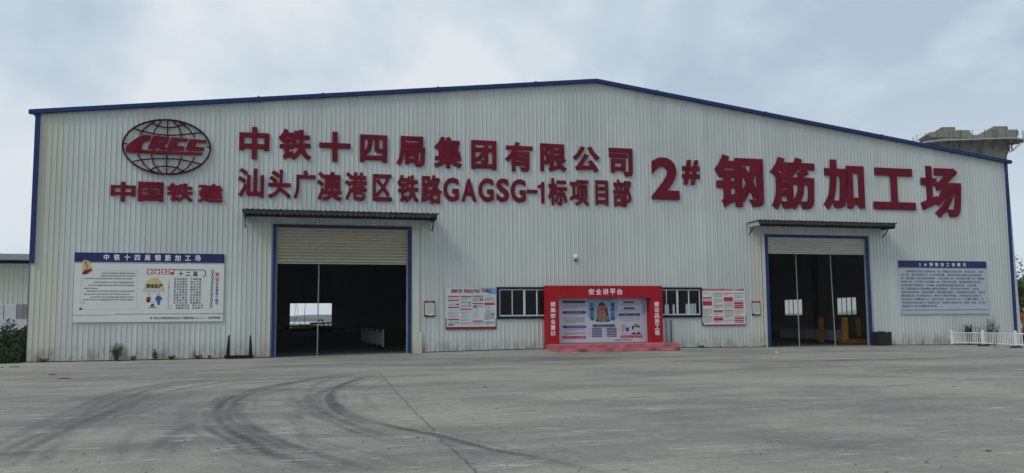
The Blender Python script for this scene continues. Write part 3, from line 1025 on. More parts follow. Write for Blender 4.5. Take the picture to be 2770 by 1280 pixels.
def sign(name, label, chars, bold=.036, depth=.05, cat='sign'):
    root = empty(name, (0, 0, 0)); tag(root, label, cat)
    for ch, (u0, u1, v0, v1), (ox, oy, sc) in chars:
        px0, px1, py0, py1 = ox + u0 * sc, ox + u1 * sc, oy + v0 * sc, oy + v1 * sc
        yf = -.10
        x0 = plane_pt(px0, (py0 + py1) / 2, yf)[0]; x1 = plane_pt(px1, (py0 + py1) / 2, yf)[0]
        z1 = plane_pt((px0 + px1) / 2, py0, yf)[1]; z0 = plane_pt((px0 + px1) / 2, py1, yf)[1]
        # a row level on the wall: the small slope of each glyph's own box is the perspective's
        mb = MB(); mt = []
        if ch == '-':
            mb.box(x0, -.10, z0, x1, -.05, z1); mt = [0] * 6
        elif ch == '1':
            w1 = x1 - x0; h1 = z1 - z0
            mb.prism_y([(x0 + .50 * w1, z0), (x1, z0), (x1, z1), (x0 + .62 * w1, z1), (x0 + .45 * w1, z1 - .11 * h1), (x0, z1 - .17 * h1), (x0, z1 - .30 * h1), (x0 + .50 * w1, z1 - .26 * h1)], -.10, -.05)
            mt = [0] * len(mb.f)
        elif ch == '十':
            cx, cw = (x0 + x1) / 2, (x1 - x0) * .085; czz = z0 + (z1 - z0) * .54; ch_ = (z1 - z0) * .085
            mb.prism_y([(cx - cw, z0), (cx + cw, z0), (cx + cw, czz - ch_), (x1, czz - ch_), (x1, czz + ch_), (cx + cw, czz + ch_), (cx + cw, z1), (cx - cw, z1), (cx - cw, czz + ch_), (x0, czz + ch_), (x0, czz - ch_), (cx - cw, czz - ch_)], -.10, -.05)
            mt = [0] * len(mb.f)
        else:
            put_glyph(mb, ch, x0, x1, z0, z1, -.075, bold, .025, mats=mt)
        me = mb.mesh('character', [M['red'], M['red_side']], fix=False)
        if len(mt) == len(me.polygons): me.polygons.foreach_set('material_index', mt)
        obj('character', me, root)
    return root


C1 = (0, 260, .3362); C2 = (600, 280, .2857); C3 = (1150, 340, .2857); C4 = (1700, 380, .2857); C5 = (2200, 300, .2857)
sign('company_name_sign', 'upper long row of eleven raised dark red Chinese characters, company name', [
    ('中', (165, 452, 222, 527), C2), ('铁', (538, 850, 243, 537), C2), ('十', (922, 1220, 267, 553), C2), ('四', (1310, 1568, 297, 558), C2),
    ('局', (1655, 1928, 310, 595), C2), ('集', (82, 355, 105, 402), C3), ('团', (438, 677, 140, 415), C3), ('有', (757, 1020, 153, 433), C3),
    ('限', (1090, 1345, 170, 437), C3), ('公', (1398, 1658, 193, 442), C3), ('司', (1742, 1967, 213, 478), C3)])
sign('project_name_sign', 'lower long row of raised red lettering reading 汕头广澳港区铁路GAGSG-1标项目部', [
    ('汕', (150, 400, 612, 888), C2), ('头', (437, 655, 625, 900), C2), ('广', (680, 888, 632, 910), C2), ('澳', (900, 1145, 645, 922), C2),
    ('港', (1165, 1380, 650, 920), C2), ('区', (1432, 1612, 670, 922), C2), ('铁', (1662, 1868, 675, 940), C2), ('路', (-38, 162, 465, 738), C3),
    ('G', (175, 320, 492, 715), C3), ('A', (345, 488, 503, 717), C3), ('G', (508, 650, 497, 720), C3), ('S', (677, 797, 500, 720), C3),
    ('G', (812, 955, 507, 725), C3), ('-', (965, 1065, 606, 640), C3), ('1', (1070, 1130, 532, 735), C3), ('标', (1165, 1348, 497, 755), C3),
    ('项', (1372, 1552, 515, 762), C3), ('目', (1615, 1733, 517, 755), C3), ('部', (1783, 1955, 507, 768), C3)], bold=.029)
sign('workshop_number_sign', 'largest raised dark red lettering at the right, 2#钢筋加工场', [
    ('2', (218, 482, 160, 560), C4), ('#', (512, 677, 185, 420), C4), ('钢', (820, 1280, 138, 640), C4), ('筋', (1345, 1770, 160, 658), C4),
    ('加', (95, 485, 465, 940), C5), ('工', (570, 965, 543, 935), C5), ('场', (1018, 1405, 527, 1010), C5)])
sign('group_name_sign', 'short row of four wide red characters 中国铁建 under the globe emblem', [
    ('中', (890, 1090, 688, 848), C1), ('国', (1110, 1315, 690, 848), C1), ('铁', (1340, 1558, 700, 850), C1), ('建', (1588, 1800, 707, 858), C1)], bold=.036)

# globe emblem
EM = empty('globe_emblem', (0, 0, 0)); tag(EM, 'dark red oval globe emblem with slanted CRCC lettering at the upper left', 'emblem')


def e_pt(u, v, y=-.1):
    return plane_pt(320 + u * .2101, 310 + v * .2101, y)


xl_, _ = e_pt(60, 375); xr_, _ = e_pt(1185, 418); _, zt_ = e_pt(610, 68); _, zb_ = e_pt(635, 768)
ecx, ecz, ea, eb = (xl_ + xr_) / 2, (zt_ + zb_) / 2, (xr_ - xl_) / 2, (zt_ - zb_) / 2
ring = MB(); K = 96
for i in range(K):
    a, b = 2 * PI * i / K, 2 * PI * (i + 1) / K
    P_ = []
    for r in (.035, -.035):
        for t in (a, b): P_.append((ecx + (ea + r) * math.cos(t), ecz + (eb + r) * math.sin(t)))
    (o0, o1, i0, i1) = P_
    ring.face([(o0[0], -.13, o0[1]), (o1[0], -.13, o1[1]), (i1[0], -.13, i1[1]), (i0[0], -.13, i0[1])])
    ring.face([(o0[0], -.13, o0[1]), (o0[0], -.06, o0[1]), (o1[0], -.06, o1[1]), (o1[0], -.13, o1[1])])
    ring.face([(i0[0], -.13, i0[1]), (i1[0], -.13, i1[1]), (i1[0], -.06, i1[1]), (i0[0], -.06, i0[1])])
ring.build('oval_ring', M['red_side'], EM, fix=False)


def strip(pts, name, hw=.024):
    # smooth
    q = []
    for i in range(len(pts) - 1):
        p0, p1, p2, p3 = pts[max(i - 1, 0)], pts[i], pts[i + 1], pts[min(i + 2, len(pts) - 1)]
        for k in range(4):
            u = k / 4.
            q.append([.5 * (2 * p1[j] + (p2[j] - p0[j]) * u + (2 * p0[j] - 5 * p1[j] + 4 * p2[j] - p3[j]) * u * u + (3 * p1[j] - p0[j] - 3 * p2[j] + p3[j]) * u ** 3) for j in (0, 1)])
    q.append(pts[-1])
    w_ = [Vector(e_pt(*p)) for p in q]
    m = MB(); prev = None
    y0 = -.115 - (.003 if 'mer' in name else 0)
    for i, p in enumerate(w_):
        d = (w_[min(i + 1, len(w_) - 1)] - w_[max(i - 1, 0)]).normalized(); n = Vector((-d.y, d.x)) * hw
        row = [(p.x + n.x, y0, p.y + n.y), (p.x - n.x, y0, p.y - n.y), (p.x - n.x, -.07, p.y - n.y), (p.x + n.x, -.07, p.y + n.y)]
        if prev:
            for k in range(4): m.face([prev[k], row[k], row[(k + 1) % 4], prev[(k + 1) % 4]])
        prev = row
    m.build(name, M['red_side'], EM)


for p in ([(635, 80), (634, 180), (632, 290)], [(622, 520), (621, 640), (620, 765)],
          [(560, 85), (505, 150), (470, 210), (450, 262)], [(425, 510), (440, 580), (480, 670), (560, 755)],
          [(700, 85), (760, 140), (800, 210), (822, 298)], [(815, 535), (800, 600), (750, 690), (670, 760)],
          [(470, 95), (380, 145), (310, 210), (283, 262)], [(255, 505), (290, 580), (370, 680), (450, 730), (540, 760)],
          [(760, 85), (830, 125), (900, 180), (950, 240), (982, 298)], [(980, 540), (950, 610), (870, 700), (780, 750)]):
    strip(p, 'meridian')
for p in ([(410, 90), (480, 130), (560, 158), (640, 167), (740, 158), (870, 115)], [(195, 180), (400, 235), (560, 260), (720, 265), (900, 250), (1080, 232)],
          [(185, 605), (320, 580), (470, 568), (620, 568), (800, 580), (1065, 635)], [(400, 720), (470, 685), (560, 665), (640, 665), (750, 685), (850, 735)],
          [(60, 372), (110, 374)], [(1140, 417), (1190, 418)]):
    strip(p, 'parallel')


def letter_poly(outer, hole=None):
    cu = bpy.data.curves.new('outline', 'CURVE'); cu.dimensions = '2D'; cu.fill_mode = 'BOTH'; cu.extrude = .025
    for pl in [outer] + ([hole] if hole else []):
        s_ = cu.splines.new('POLY'); s_.points.add(len(pl) - 1); s_.use_cyclic_u = True
        for k, (u, v) in enumerate(pl):
            x, z = e_pt(u, v); s_.points[k].co = (x, z, 0, 1)
    o = bpy.data.objects.new('outline', cu); COL.objects.link(o); bpy.context.view_layer.update()
    me = bpy.data.meshes.new_from_object(o.evaluated_get(bpy.context.evaluated_depsgraph_get()))
    bpy.data.objects.remove(o); bpy.data.curves.remove(cu)
    for v in me.vertices: v.co = (v.co.x, -.095 - v.co.z, v.co.y)
    me.materials.clear(); me.materials.append(M['red']); me.name = 'letter'
    obj('letter', me, EM)


letter_poly([(92, 440), (105, 405), (170, 350), (240, 300), (290, 272), (330, 262), (430, 268), (395, 342), (345, 342), (325, 360), (305, 405), (293, 452), (380, 458), (1090, 490), (1072, 522), (560, 512), (300, 497), (180, 492), (120, 486), (98, 465)])
letter_poly([(450, 272), (660, 290), (658, 318), (612, 388), (575, 400), (612, 420), (600, 455), (545, 450), (492, 410), (472, 452), (380, 442), (395, 400)], [(515, 325), (505, 345), (580, 352), (592, 333)])
letter_poly([(690, 292), (905, 312), (880, 350), (775, 345), (745, 400), (860, 410), (840, 460), (615, 450), (650, 380)])
letter_poly([(918, 315), (1150, 330), (1130, 370), (1010, 360), (985, 412), (1112, 425), (1095, 467), (865, 460), (900, 360)])


# ------------------------------------------------------------------ boards
class Sheet:
    """flat printed board hung on the wall: crop coordinates -> world"""

    def __init__(s, name, label, cat, crop, world, y=-.07, face='board', thick=.03, frame=None):
        s.u0, s.v0, s.u1, s.v1 = crop
        s.x0, s.z0, s.x1, s.z1 = world
        s.y = y
        s.root = empty(name, (0, 0, 0)); tag(s.root, label, cat)
        s.L = {}
        MB().box(s.x0, y, s.z0, s.x1, y + thick, s.z1).build('panel', M[face], s.root)

    def X(s, u): return s.x0 + (u - s.u0) / (s.u1 - s.u0) * (s.x1 - s.x0)
    def Z(s, v): return s.z1 - (v - s.v0) / (s.v1 - s.v0) * (s.z1 - s.z0)

    def mb(s, name, m, lay):
        if name in ('printed_band', 'heading_bar', 'text_block', 'header_lettering'):   # big enough to tell apart: a part each
            q = MB(); s.k = getattr(s, 'k', 0) + 1; s.single = getattr(s, 'single', []); s.single.append((name.replace('header_lettering', 'character'), m, q)); return q
        return s.L.setdefault((name, m, lay), MB())

    def rect(s, u0, v0, u1, v1, m, lay=1, name='printed_band'):
        y = s.y - .004 * lay
        x0, x1, z0, z1 = s.X(u0), s.X(u1), s.Z(v1), s.Z(v0)
        s.mb(name, m, lay).face([(x0, y, z0), (x1, y, z0), (x1, y, z1), (x0, y, z1)])

    def poly(s, pts, m, lay=1, name='picture'):
        y = s.y - .004 * lay
        s.mb(name, m, lay).face([(s.X(u), y, s.Z(v)) for u, v in pts])

    def disc(s, u, v, ru, rv, m, lay=1, name='picture', a0=0, a1=2 * PI, n=16):
        s.poly([(u + ru * math.cos(a0 + (a1 - a0) * k / n), v + rv * math.sin(a0 + (a1 - a0) * k / n)) for k in range(n + (0 if a1 - a0 > 6.28 else 1))], m, lay, name)

    def ringd(s, u, v, ru, rv, t, m, lay=1, name='picture'):
        n = 14
        for k in range(n):
            a, b = 2 * PI * k / n, 2 * PI * (k + 1) / n
            s.poly([(u + ru * math.cos(a), v + rv * math.sin(a)), (u + ru * math.cos(b), v + rv * math.sin(b)),
                    (u + (ru - t) * math.cos(b), v + (rv - t) * math.sin(b)), (u + (ru - t) * math.cos(a), v + (rv - t) * math.sin(a))], m, lay, name)

    def text(s, st, u0, v0, u1, v1, m, lay=2, bold=.012, name='lettering', vert=False, gap=0.0):
        y = s.y - .004 * lay; n = len(st); mb = s.mb(name, m, lay)
        for i, ch in enumerate(st):
            if ch == ' ': continue
            if name == 'header_lettering': mb = s.mb(name, m, lay)
            if vert:
                h = (v1 - v0) / n; a, b, c, d = u0, u1, v0 + i * h, v0 + (i + 1) * h * (1)
                d = c + h * (1 - gap)
            else:
                w_ = (u1 - u0) / n; a, c, d = u0 + i * w_, v0, v1; b = a + w_ * (1 - gap)
            put_glyph(mb, ch, s.X(a), s.X(b), s.Z(d), s.Z(c), y, bold, 0, fit=False)

    def lines(s, u0, v0, u1, v1, n, m, lay=1, th=.42, seed=0, last=.6, name='printed_lines'):
        """rows of illegible small print: short uneven dashes"""
        r = random.Random(seed); h = (v1 - v0) / n
        for i in range(n):
            a = u0 + (r.random() < .3) * (u1 - u0) * .08; end = u1 if i < n - 1 else u0 + (u1 - u0) * last
            vv = v0 + i * h
            while a < end:
                b = min(a + (u1 - u0) * r.uniform(.05, .22), end)
                t = th * r.uniform(.8, 1.15)
                s.rect(a, vv, b, vv + h * t, m, lay, name); a = b + (u1 - u0) * .012

    def done(s):
        for (name, m, lay), mb in s.L.items():
            o = mb.build(name, M[m], s.root, fix=False)
            if 'lines' in name or name == 'lettering' or name == 'picture' or name == 'table_row': o['kind'] = 'stuff'
        for name, m, mb in getattr(s, 'single', []):
            if mb.v: mb.build(name, M[m], s.root, fix=False)
        return s.root


def wrect(tl, br, y=-.07):
    x0, z1 = plane_pt(*tl, y); x1, z0 = plane_pt(*br, y); return (x0, z0, x1, z1)


# big board on the left
bx0 = plane_pt(199, 780, -.07)[0]; bx1 = plane_pt(605.3, 780, -.07)[0]
B = Sheet('information_board', 'large white board with blue header, helmet cartoon and chain, left wall', 'board', (55, 88, 2350, 1142),
          (bx0, plane_pt(400, 871, -.07)[1], bx1, plane_pt(400, 685, -.07)[1]), face='board')
B.rect(55, 88, 2350, 232, 'navy', 1, 'header_band')
B.text('中铁十四局钢筋加工场', 478, 108, 1978 + 60, 206, 'white_print', 2, .02, 'header_lettering', gap=.40)
B.rect(55, 240, 1760, 247, 'navy_soft'); B.rect(1800, 240, 2350, 247, 'banner_red', 1)
B.rect(55, 1030, 640, 1036, 'banner_red'); B.rect(670, 1018, 2350, 1025, 'navy_soft')
B.text('中铁十四局集团有限公司汕头广澳港区铁路GAGSG-1标项目经理部', 1260, 1066, 2310, 1104, 'ink_dark', 2, .01)
B.rect(1215, 1070, 1240, 1100, 'ink', 1)
# outlined text block
for r_ in ((420, 358, 1005, 361), (1003, 361, 1006, 945), (170, 945, 1006, 948), (167, 460, 170, 945)): B.rect(*r_, 'ink_light', 1, 'printed_outline')
rows = [(455, 392, 965), (410, 432, 980), (205, 474, 940), (290, 530, 950), (205, 574, 955), (205, 622, 410), (250, 664, 965), (205, 710, 890), (250, 754, 965), (200, 795, 965), (200, 845, 222)]
for i, (a, v_, b) in enumerate(rows): B.lines(a, v_, b, v_ + 28, 1, 'ink_mid', 1, .62, i, 1.0)
B.rect(150, 925, 190, 955, 'navy_soft', 1); B.rect(215, 918, 232, 930, 'pink', 1)
# bell
B.poly([(170, 262), (178, 215), (215, 205), (262, 214), (285, 250), (325, 345), (175, 395)], 'yellow_print', 2)
B.ringd(205, 192, 20, 18, 7, 'ink', 2)
B.poly([(180, 385), (222, 345), (320, 335), (322, 352), (280, 392), (230, 418), (170, 420)], 'dark_red', 3)
B.disc(222, 395, 18, 13, 'black_print', 4)
for k, ch in enumerate('警钟长鸣'): B.text(ch, 205 + k * 9, 225 + k * 26, 232 + k * 9, 250 + k * 26, 'black_print', 3, .02)
# red squares and title
for k, ch in enumerate('安全生产'):
    B.rect(1143 + k * 111, 332, 1232 + k * 111, 415, 'banner_red', 1)
    B.text(ch, 1150 + k * 111, 338, 1226 + k * 111, 412, 'white_print', 2, .03, 'header_lettering')
B.rect(1560, 335, 2020, 348, 'dark_red', 1); B.poly([(2020, 335), (2050, 345), (2064, 375), (2064, 425), (2040, 448), (2015, 448), (2015, 436), (2035, 434), (2050, 420), (2050, 380), (2040, 358), (2020, 348)], 'dark_red', 1)
B.text('十', 1635, 362, 1705, 440, 'black_print', 2, .035); B.text('二', 1745, 362, 1820, 440, 'black_print', 2, .035); B.text('忌', 1855, 362, 1935, 440, 'black_print', 2, .03)
lst = [('忌盲目操作', '不懂装懂'), ('忌马虎操作', '粗心大意'), ('忌急躁操作', '忙中出错'), ('忌忙乱操作', '顾此失彼'), ('忌打乱操作', '颠倒次序'), ('忌心存侥幸', '扩大事故'),
       ('忌粗放不拘', '涉险酿患'), ('忌独一操作', '监护不力'), ('忌有章不循', '管不懂干'), ('忌不分主次', '轻重缓急'), ('忌纵情谈论', '旁人工作'), ('忌麻痹大意', '玩忽职守')]
nums = '一二三四五六七八九十'
for k, (a, b) in enumerate(lst):
    v_ = 468 + k * 40.8; o_ = 0 if k < 10 else 38
    B.text(nums[k] if k < 10 else '十' + nums[k - 10], 1470, v_, 1502 if k < 10 else 1548, v_ + 32, 'ink_dark', 2, .004)
    B.text(a, 1562 + o_, v_, 1782 + o_, v_ + 32, 'ink_text', 2, .012, gap=.16)
    B.text(b, 1822 + o_, v_, 1998 + o_, v_ + 32, 'ink_text', 2, .012, gap=.16)
# chain
for k in range(7): B.ringd(2168 - k * 2, 368 + k * 88, 20, 36, 9, 'ink_dark', 2)
for k in range(6): B.rect(2161 - k * 2, 400 + k * 88, 2171 - k * 2, 424 + k * 88, 'ink_dark', 3, 'picture')
B.text('安', 2205, 375, 2278, 445, 'banner_red', 2, .02); B.text('全', 2205, 450, 2278, 520, 'banner_red', 2, .02)
B.text('关系着每个细节', 2215, 528, 2268, 892, 'ink_blue', 2, .015, vert=True, gap=.08)
# helmet and two small cheering workers
B.poly([(1085, 680), (1105, 640), (1125, 580), (1160, 520), (1210, 482), (1270, 465), (1330, 482), (1375, 530), (1400, 590), (1418, 640), (1436, 678), (1340, 686), (1180, 686)], 'yellow_print', 1)
B.poly([(1095, 668), (1140, 630), (1380, 630), (1430, 668), (1436, 680), (1085, 684)], 'skin_print', 2)
B.text('安全生产', 1140, 560, 1392, 625, 'black_print', 3, .04)
for ux, c1_, c2_ in ((1182, 'banner_red', 'black_print'), (1325, 'cloth_blue', 'black_print')):
    B.disc(ux, 718, 30, 24, 'skin_print', 2); B.disc(ux - 10, 716, 4, 4, 'black_print', 3); B.disc(ux + 10, 716, 4, 4, 'black_print', 3)
B.poly([(1150, 762), (1212, 758), (1216, 805), (1148, 808)], 'banner_red', 2); B.poly([(1150, 808), (1204, 805), (1206, 840), (1148, 842)], 'black_print', 2)
B.poly([(1285, 775), (1310, 748), (1355, 742), (1392, 785), (1385, 810), (1368, 800), (1352, 880), (1325, 890), (1305, 815), (1284, 812)], 'cloth_blue', 2)
B.poly([(1215, 878), (1268, 872), (1268, 905), (1215, 908)], 'black_print', 2); B.rect(1180, 918, 1310, 930, 'ink', 1); B.disc(1242, 845, 26, 22, 'skin_print', 2)
B.done()

# right board
B = Sheet('overview_board', 'smaller bluish board with navy header and plain dark text at far right', 'board', (184, 231, 1021, 733),
          (plane_pt(2432.5, 780, -.07)[0], plane_pt(2550, 849.6, -.07)[1], plane_pt(2671.7, 780, -.07)[0], plane_pt(2550, 706, -.07)[1]), face='board_blue')
B.rect(184, 231, 1021, 297, 'navy', 1, 'header_band')
B.text('2#钢筋加工场概况', 368, 248, 842, 284, 'white_print', 2, .02, 'header_lettering', gap=.38)
B.rect(184, 301, 400, 303, 'banner_red'); B.rect(400, 301, 1021, 303, 'navy_soft'); B.rect(190, 692, 1021, 697, 'navy_soft')
txt = ['  2#钢筋加工场占地面积约6.7亩，钢筋场长度为85m，宽度为50m，高度',
       '为9.5m，提升高度为7m。采用双跨布置，基础采用独立基础与条形基础两',
       '种，钢筋棚立立柱采用型钢制作，纵向间距6.0m，左右侧各布置一排，两侧高',
       '度为8.5m，中间部分立柱高10.5m，采用单坡设置。钢筋棚内横主梁采用',
       'HN350×175型钢制作，采用10.9级摩擦型高强度螺栓连接，主梁间距',
       '6m。钢筋棚斜拉采用HN150×100型钢连接，顶板采用彩钢单板，设备有',
       '数控滚笼切断机、钢筋对焊机、数控钢筋弯箍机、智能钢筋笼滚焊机、钢筋直',
       '螺纹滚丝机、数控弯曲中心、10t行车等大型设备。主要供应起讫里程为',
       'DK8+000～DK11+143.97，ZDK0+000～ZDK6+457.30，全长11.616km，负',
       '责本项目范围内濠江广东道特大桥、珠起陈大道特大桥、涵洞、路基、矿山法',
       '隧道及约0.1万吨钢筋场活任务。']
for k, t_ in enumerate(txt):
    n_ = sum(.55 if ord(c) < 0x2000 else 1 for c in t_)
    w_ = 792 / max(33.5, n_); u = 203; mb_ = B.mb('lettering', 'ink', 2); yy = B.y - .008
    v_ = 320 + k * 32.6
    for c in t_:
        a = w_ * (.55 if ord(c) < 0x2000 else 1)
        if c != ' ':
            if ord(c) < 0x2000: put_glyph(mb_, c, B.X(u), B.X(u) + (B.X(u + w_) - B.X(u)) * .5, B.Z(v_ + 20), B.Z(v_ + 3), yy, .005, 0, fit=c.isalnum())if c.isalnum() else put_glyph(mb_, c, B.X(u - w_ * .2), B.X(u + w_ * .8), B.Z(v_ + 23), B.Z(v_), yy, .005, 0, fit=False)
            else: put_glyph(mb_, c, B.X(u), B.X(u + w_ * .95), B.Z(v_ + 23), B.Z(v_), yy, .005, 0, fit=False)
        u += a if c != ' ' else w_
B.done()

# posters
B = Sheet('law_poster', 'white poster with pale blue corner and red headings beside the left window', 'poster', (140, 85, 1405, 1118),
          (plane_pt(1205.2, 835, -.055)[0], plane_pt(1274, 891.5, -.055)[1], plane_pt(1342.5, 835, -.055)[0], plane_pt(1274, 778.8, -.055)[1]), y=-.055, face='poster', thick=.01)
B.poly([(960, 85), (1405, 85), (1405, 240), (1280, 245), (1100, 160)], 'cyan_print', 1)
B.poly([(1200, 85), (1405, 85), (1405, 170), (1330, 130)], 'sky_print', 2)
B.text('新修订的《安全生产法》十大亮点', 285, 112, 1290, 215, 'dark_red', 3, .03, 'header_lettering')
B.rect(140, 1050, 1405, 1118, 'dark_red', 1); B.rect(140, 830, 163, 1050, 'ink_dark', 1); B.rect(1385, 860, 1405, 1050, 'ink_dark', 1)
sd_ = 0
for (a, b, heads, txts) in ((200, 480, [(285, 312), (378, 408), (555, 588), (850, 882)], [(325, 360, 2), (425, 440, 1), (480, 540, 3), (605, 615, 1), (640, 670, 2), (695, 745, 3), (765, 830, 3), (900, 1020, 5)]),
                            (505, 780, [(283, 312), (600, 632)], [(330, 400, 3), (420, 480, 4), (505, 580, 4), (648, 655, 1), (680, 725, 2), (750, 785, 2), (805, 840, 2), (865, 910, 3), (940, 1010, 4)]),
                            (805, 1075, [(280, 306), (462, 492), (898, 928)], [(325, 440, 6), (515, 600, 4), (625, 645, 1), (675, 695, 1), (710, 730, 1), (745, 765, 1), (785, 810, 1), (835, 850, 1), (945, 1010, 3)]),
                            (1105, 1360, [(458, 515)], [(280, 300, 1), (325, 430, 5), (545, 560, 1), (575, 600, 2), (620, 640, 1), (655, 690, 2), (700, 890, 11), (920, 1005, 5)])):
    for v0_, v1_ in heads: B.rect(a, v0_, b, v1_, 'banner_red', 1, 'heading_bar')
    for v0_, v1_, n_ in txts:
        sd_ += 1; B.lines(a, v0_, b, v1_, n_, 'ink_teal', 1, .5, sd_)
B.disc(1312, 390, 42, 42, 'yellow_print', 2); B.rect(412, 475, 462, 520, 'ink_dark', 2, 'picture'); B.rect(1290, 735, 1335, 765, 'ink_dark', 2, 'picture')
B.disc(740, 460, 14, 30, 'ink', 2); B.disc(745, 520, 12, 25, 'ink', 2); B.disc(1010, 380, 12, 40, 'ink', 2); B.disc(1062, 380, 12, 45, 'ink', 2); B.disc(875, 550, 35, 32, 'ink', 2)
B.rect(205, 985, 320, 1018, 'ink', 2, 'picture')
B.done()

B = Sheet('safety_rules_poster', 'white poster with many pinkish red text blocks beside the right window', 'poster', (583, 190, 1175, 700),
          (plane_pt(1898, 830, -.055)[0], plane_pt(1958, 881, -.055)[1], plane_pt(2017, 830, -.055)[0], plane_pt(1958, 778.5, -.055)[1]), y=-.055, face='poster_warm', thick=.01)
B.text('国务院安委会制定部署安全生产十五条措施', 585, 198, 1160, 232, 'banner_red', 2, .02, 'header_lettering')
B.rect(583, 684, 1175, 700, 'dark_red', 1); B.rect(1168, 560, 1175, 684, 'dark_red', 1); B.poly([(583, 600), (592, 650), (610, 684), (583, 684)], 'dark_red', 1)
for (a, b, heads, blocks, txts) in ((600, 722, [(350, 357), (474, 481), (570, 577)], [(318, 336), (370, 432)], [(262, 275, 1), (490, 560, 5), (588, 668, 5)]),
                                    (738, 864, [(264, 272), (349, 356), (420, 428), (492, 499), (575, 582)], [(502, 518), (592, 632)], [(285, 330, 4), (365, 405, 3), (436, 476, 3), (525, 560, 2), (640, 668, 2)]),
                                    (880, 1004, [(264, 272), (393, 400), (514, 521)], [(318, 376), (488, 500)], [(285, 300, 1), (415, 475, 4), (535, 605, 4), (620, 660, 3)]),
                                    (1018, 1145, [(262, 270), (364, 371), (490, 497), (572, 579)], [(384, 412), (420, 440), (447, 470), (592, 612), (622, 640), (650, 664)], [(288, 345, 4), (512, 558, 3)])):
    for v0_, v1_ in heads: B.rect(a, v0_, b, v1_, 'dark_red', 1, 'heading_bar')
    for v0_, v1_ in blocks: B.rect(a, v0_, b, v1_, 'banner_red', 1, 'text_block')
    for v0_, v1_, n_ in txts:
        sd_ += 1; B.lines(a, v0_, b, v1_, n_, 'ink_teal', 1, .45, sd_)
B.done()

for (a, b, nm) in (((1147.8, 814), (1176.9, 857.5), 'small dark red framed notice between the left door and the law poster'), ((2033.2, 815), (2057.5, 853.5), 'small dark red framed notice next to the right door')):
    B = Sheet('wall_notice', nm, 'notice', (0, 0, 100, 145), wrect(a, b, -.055), y=-.055, face='dark_red', thick=.012)
    B.rect(7, 20, 93, 132, 'poster_warm', 1, 'paper')
    B.poly([(3, 122), (25, 128), (60, 133), (97, 128), (97, 142), (3, 142)], 'ink_dark', 2)
    B.text('安全警示', 25, 4, 75, 17, 'pink', 2, .01)
    B.lines(14, 28, 86, 122, 11, 'ink_light', 2, .4, 99)
    B.done()

# ------------------------------------------------------------------ red portal with backdrop, platform
ax0 = plane_pt(1479.3, 850, -.5)[0]; ax1 = plane_pt(1792.6, 850, -.5)[0]
ai0 = plane_pt(1512.5, 850, -.5)[0]; ai1 = plane_pt(1760.5, 850, -.5)[0]
az1 = plane_pt(1630, 773, -.5)[1]; azm = plane_pt(1630, 806, -.5)[1]
AR = empty('red_portal', (0, 0, 0)); tag(AR, 'red boxy portal frame with white slogans standing against the wall', 'portal')
gA = .10
MB().box(ax0, -.5, gA, ai0, -.06, azm - .003).build('pillar', M['arch_red'], AR)
MB().box(ai1, -.5, gA, ax1, -.06, azm - .003).build('pillar', M['arch_red'], AR)
MB().box(ax0, -.502, azm, ax1, -.06, az1).build('header', M['arch_red'], AR)
MB().box(ax0 - .004, -.506, azm - .012, ai0, -.50, azm + .002).box(ax0 - .004, -.508, gA, ax0 + .012, -.5, azm - .012).build('edge_strip', M['banner_red'], AR)


def on_portal(st, boxes, name):
    for ch, (u0, u1, v0, v1) in zip(st, boxes):
        mb = MB()
        px0, px1, py0, py1 = [1440 + u0 * .2017, 1440 + u1 * .2017, 740 + v0 * .2017, 740 + v1 * .2017]
        x0 = plane_pt(px0, (py0 + py1) / 2, -.51)[0]; x1 = plane_pt(px1, (py0 + py1) / 2, -.51)[0]
        z1 = plane_pt((px0 + px1) / 2, py0, -.51)[1]; z0 = plane_pt((px0 + px1) / 2, py1, -.51)[1]
        put_glyph(mb, ch, x0, x1, z0, z1, -.507, .022)
        mb.build(name, M['white_print'], AR, fix=False)


on_portal('安全讲平台', [(755 + k * 95, 832 + k * 95, 205, 285) for k in range(5)], 'character')
on_portal('提高安全意识', [(245, 312, 380 + k * 78, 446 + k * 78) for k in range(6)], 'character')
on_portal('建设品质工程', [(1635 + k * 2, 1700 + k * 2, 378 + k * 76.5, 444 + k * 76.5) for k in range(6)], 'character')

bk = (plane_pt(1506, 860, -.06)[0], plane_pt(1630, 926.5, -.06)[1], plane_pt(1750, 860, -.06)[0], plane_pt(1630, 800, -.06)[1])
B = Sheet('backdrop_board', 'pale display board with bell and blue slogans inside the red portal', 'board', (55, 0, 2289, 1158), bk, y=-.06, face='backdrop', thick=.008)
B.poly([(800, 60), (1560, 60), (1560, 560), (1450, 620), (1000, 640), (800, 520)], 'sky_print', 1)
B.poly([(2150, 60), (2260, 60), (2260, 420), (2180, 520)], 'sky_print', 1)
B.text('防微杜渐', 860, 175, 970, 615, 'ink_blue', 3, .035, 'lettering', vert=True)
B.text('警钟长鸣', 1372, 175, 1482, 625, 'ink_blue', 3, .035, 'lettering', vert=True)
B.poly([(1000, 630), (1025, 520), (1040, 290), (1070, 255), (1085, 190), (1150, 160), (1220, 175), (1255, 250), (1295, 275), (1310, 400), (1330, 560), (1350, 635), (1260, 655), (1080, 655)], 'bell_print', 2)
B.poly([(1085, 190), (1150, 160), (1220, 175), (1252, 245), (1075, 250)], 'bell_dark', 3)
B.poly([(1000, 630), (1012, 585), (1060, 590), (1085, 640)], 'bell_dark', 3); B.poly([(1250, 640), (1290, 590), (1335, 585), (1350, 635)], 'bell_dark', 3)
B.poly([(1225, 300), (1290, 300), (1310, 500), (1260, 480)], 'bell_dark', 3)
B.rect(1105, 280, 1218, 500, 'pink', 4, 'picture'); B.text('警钟', 1112, 285, 1212, 498, 'banner_red', 5, .03, vert=True)
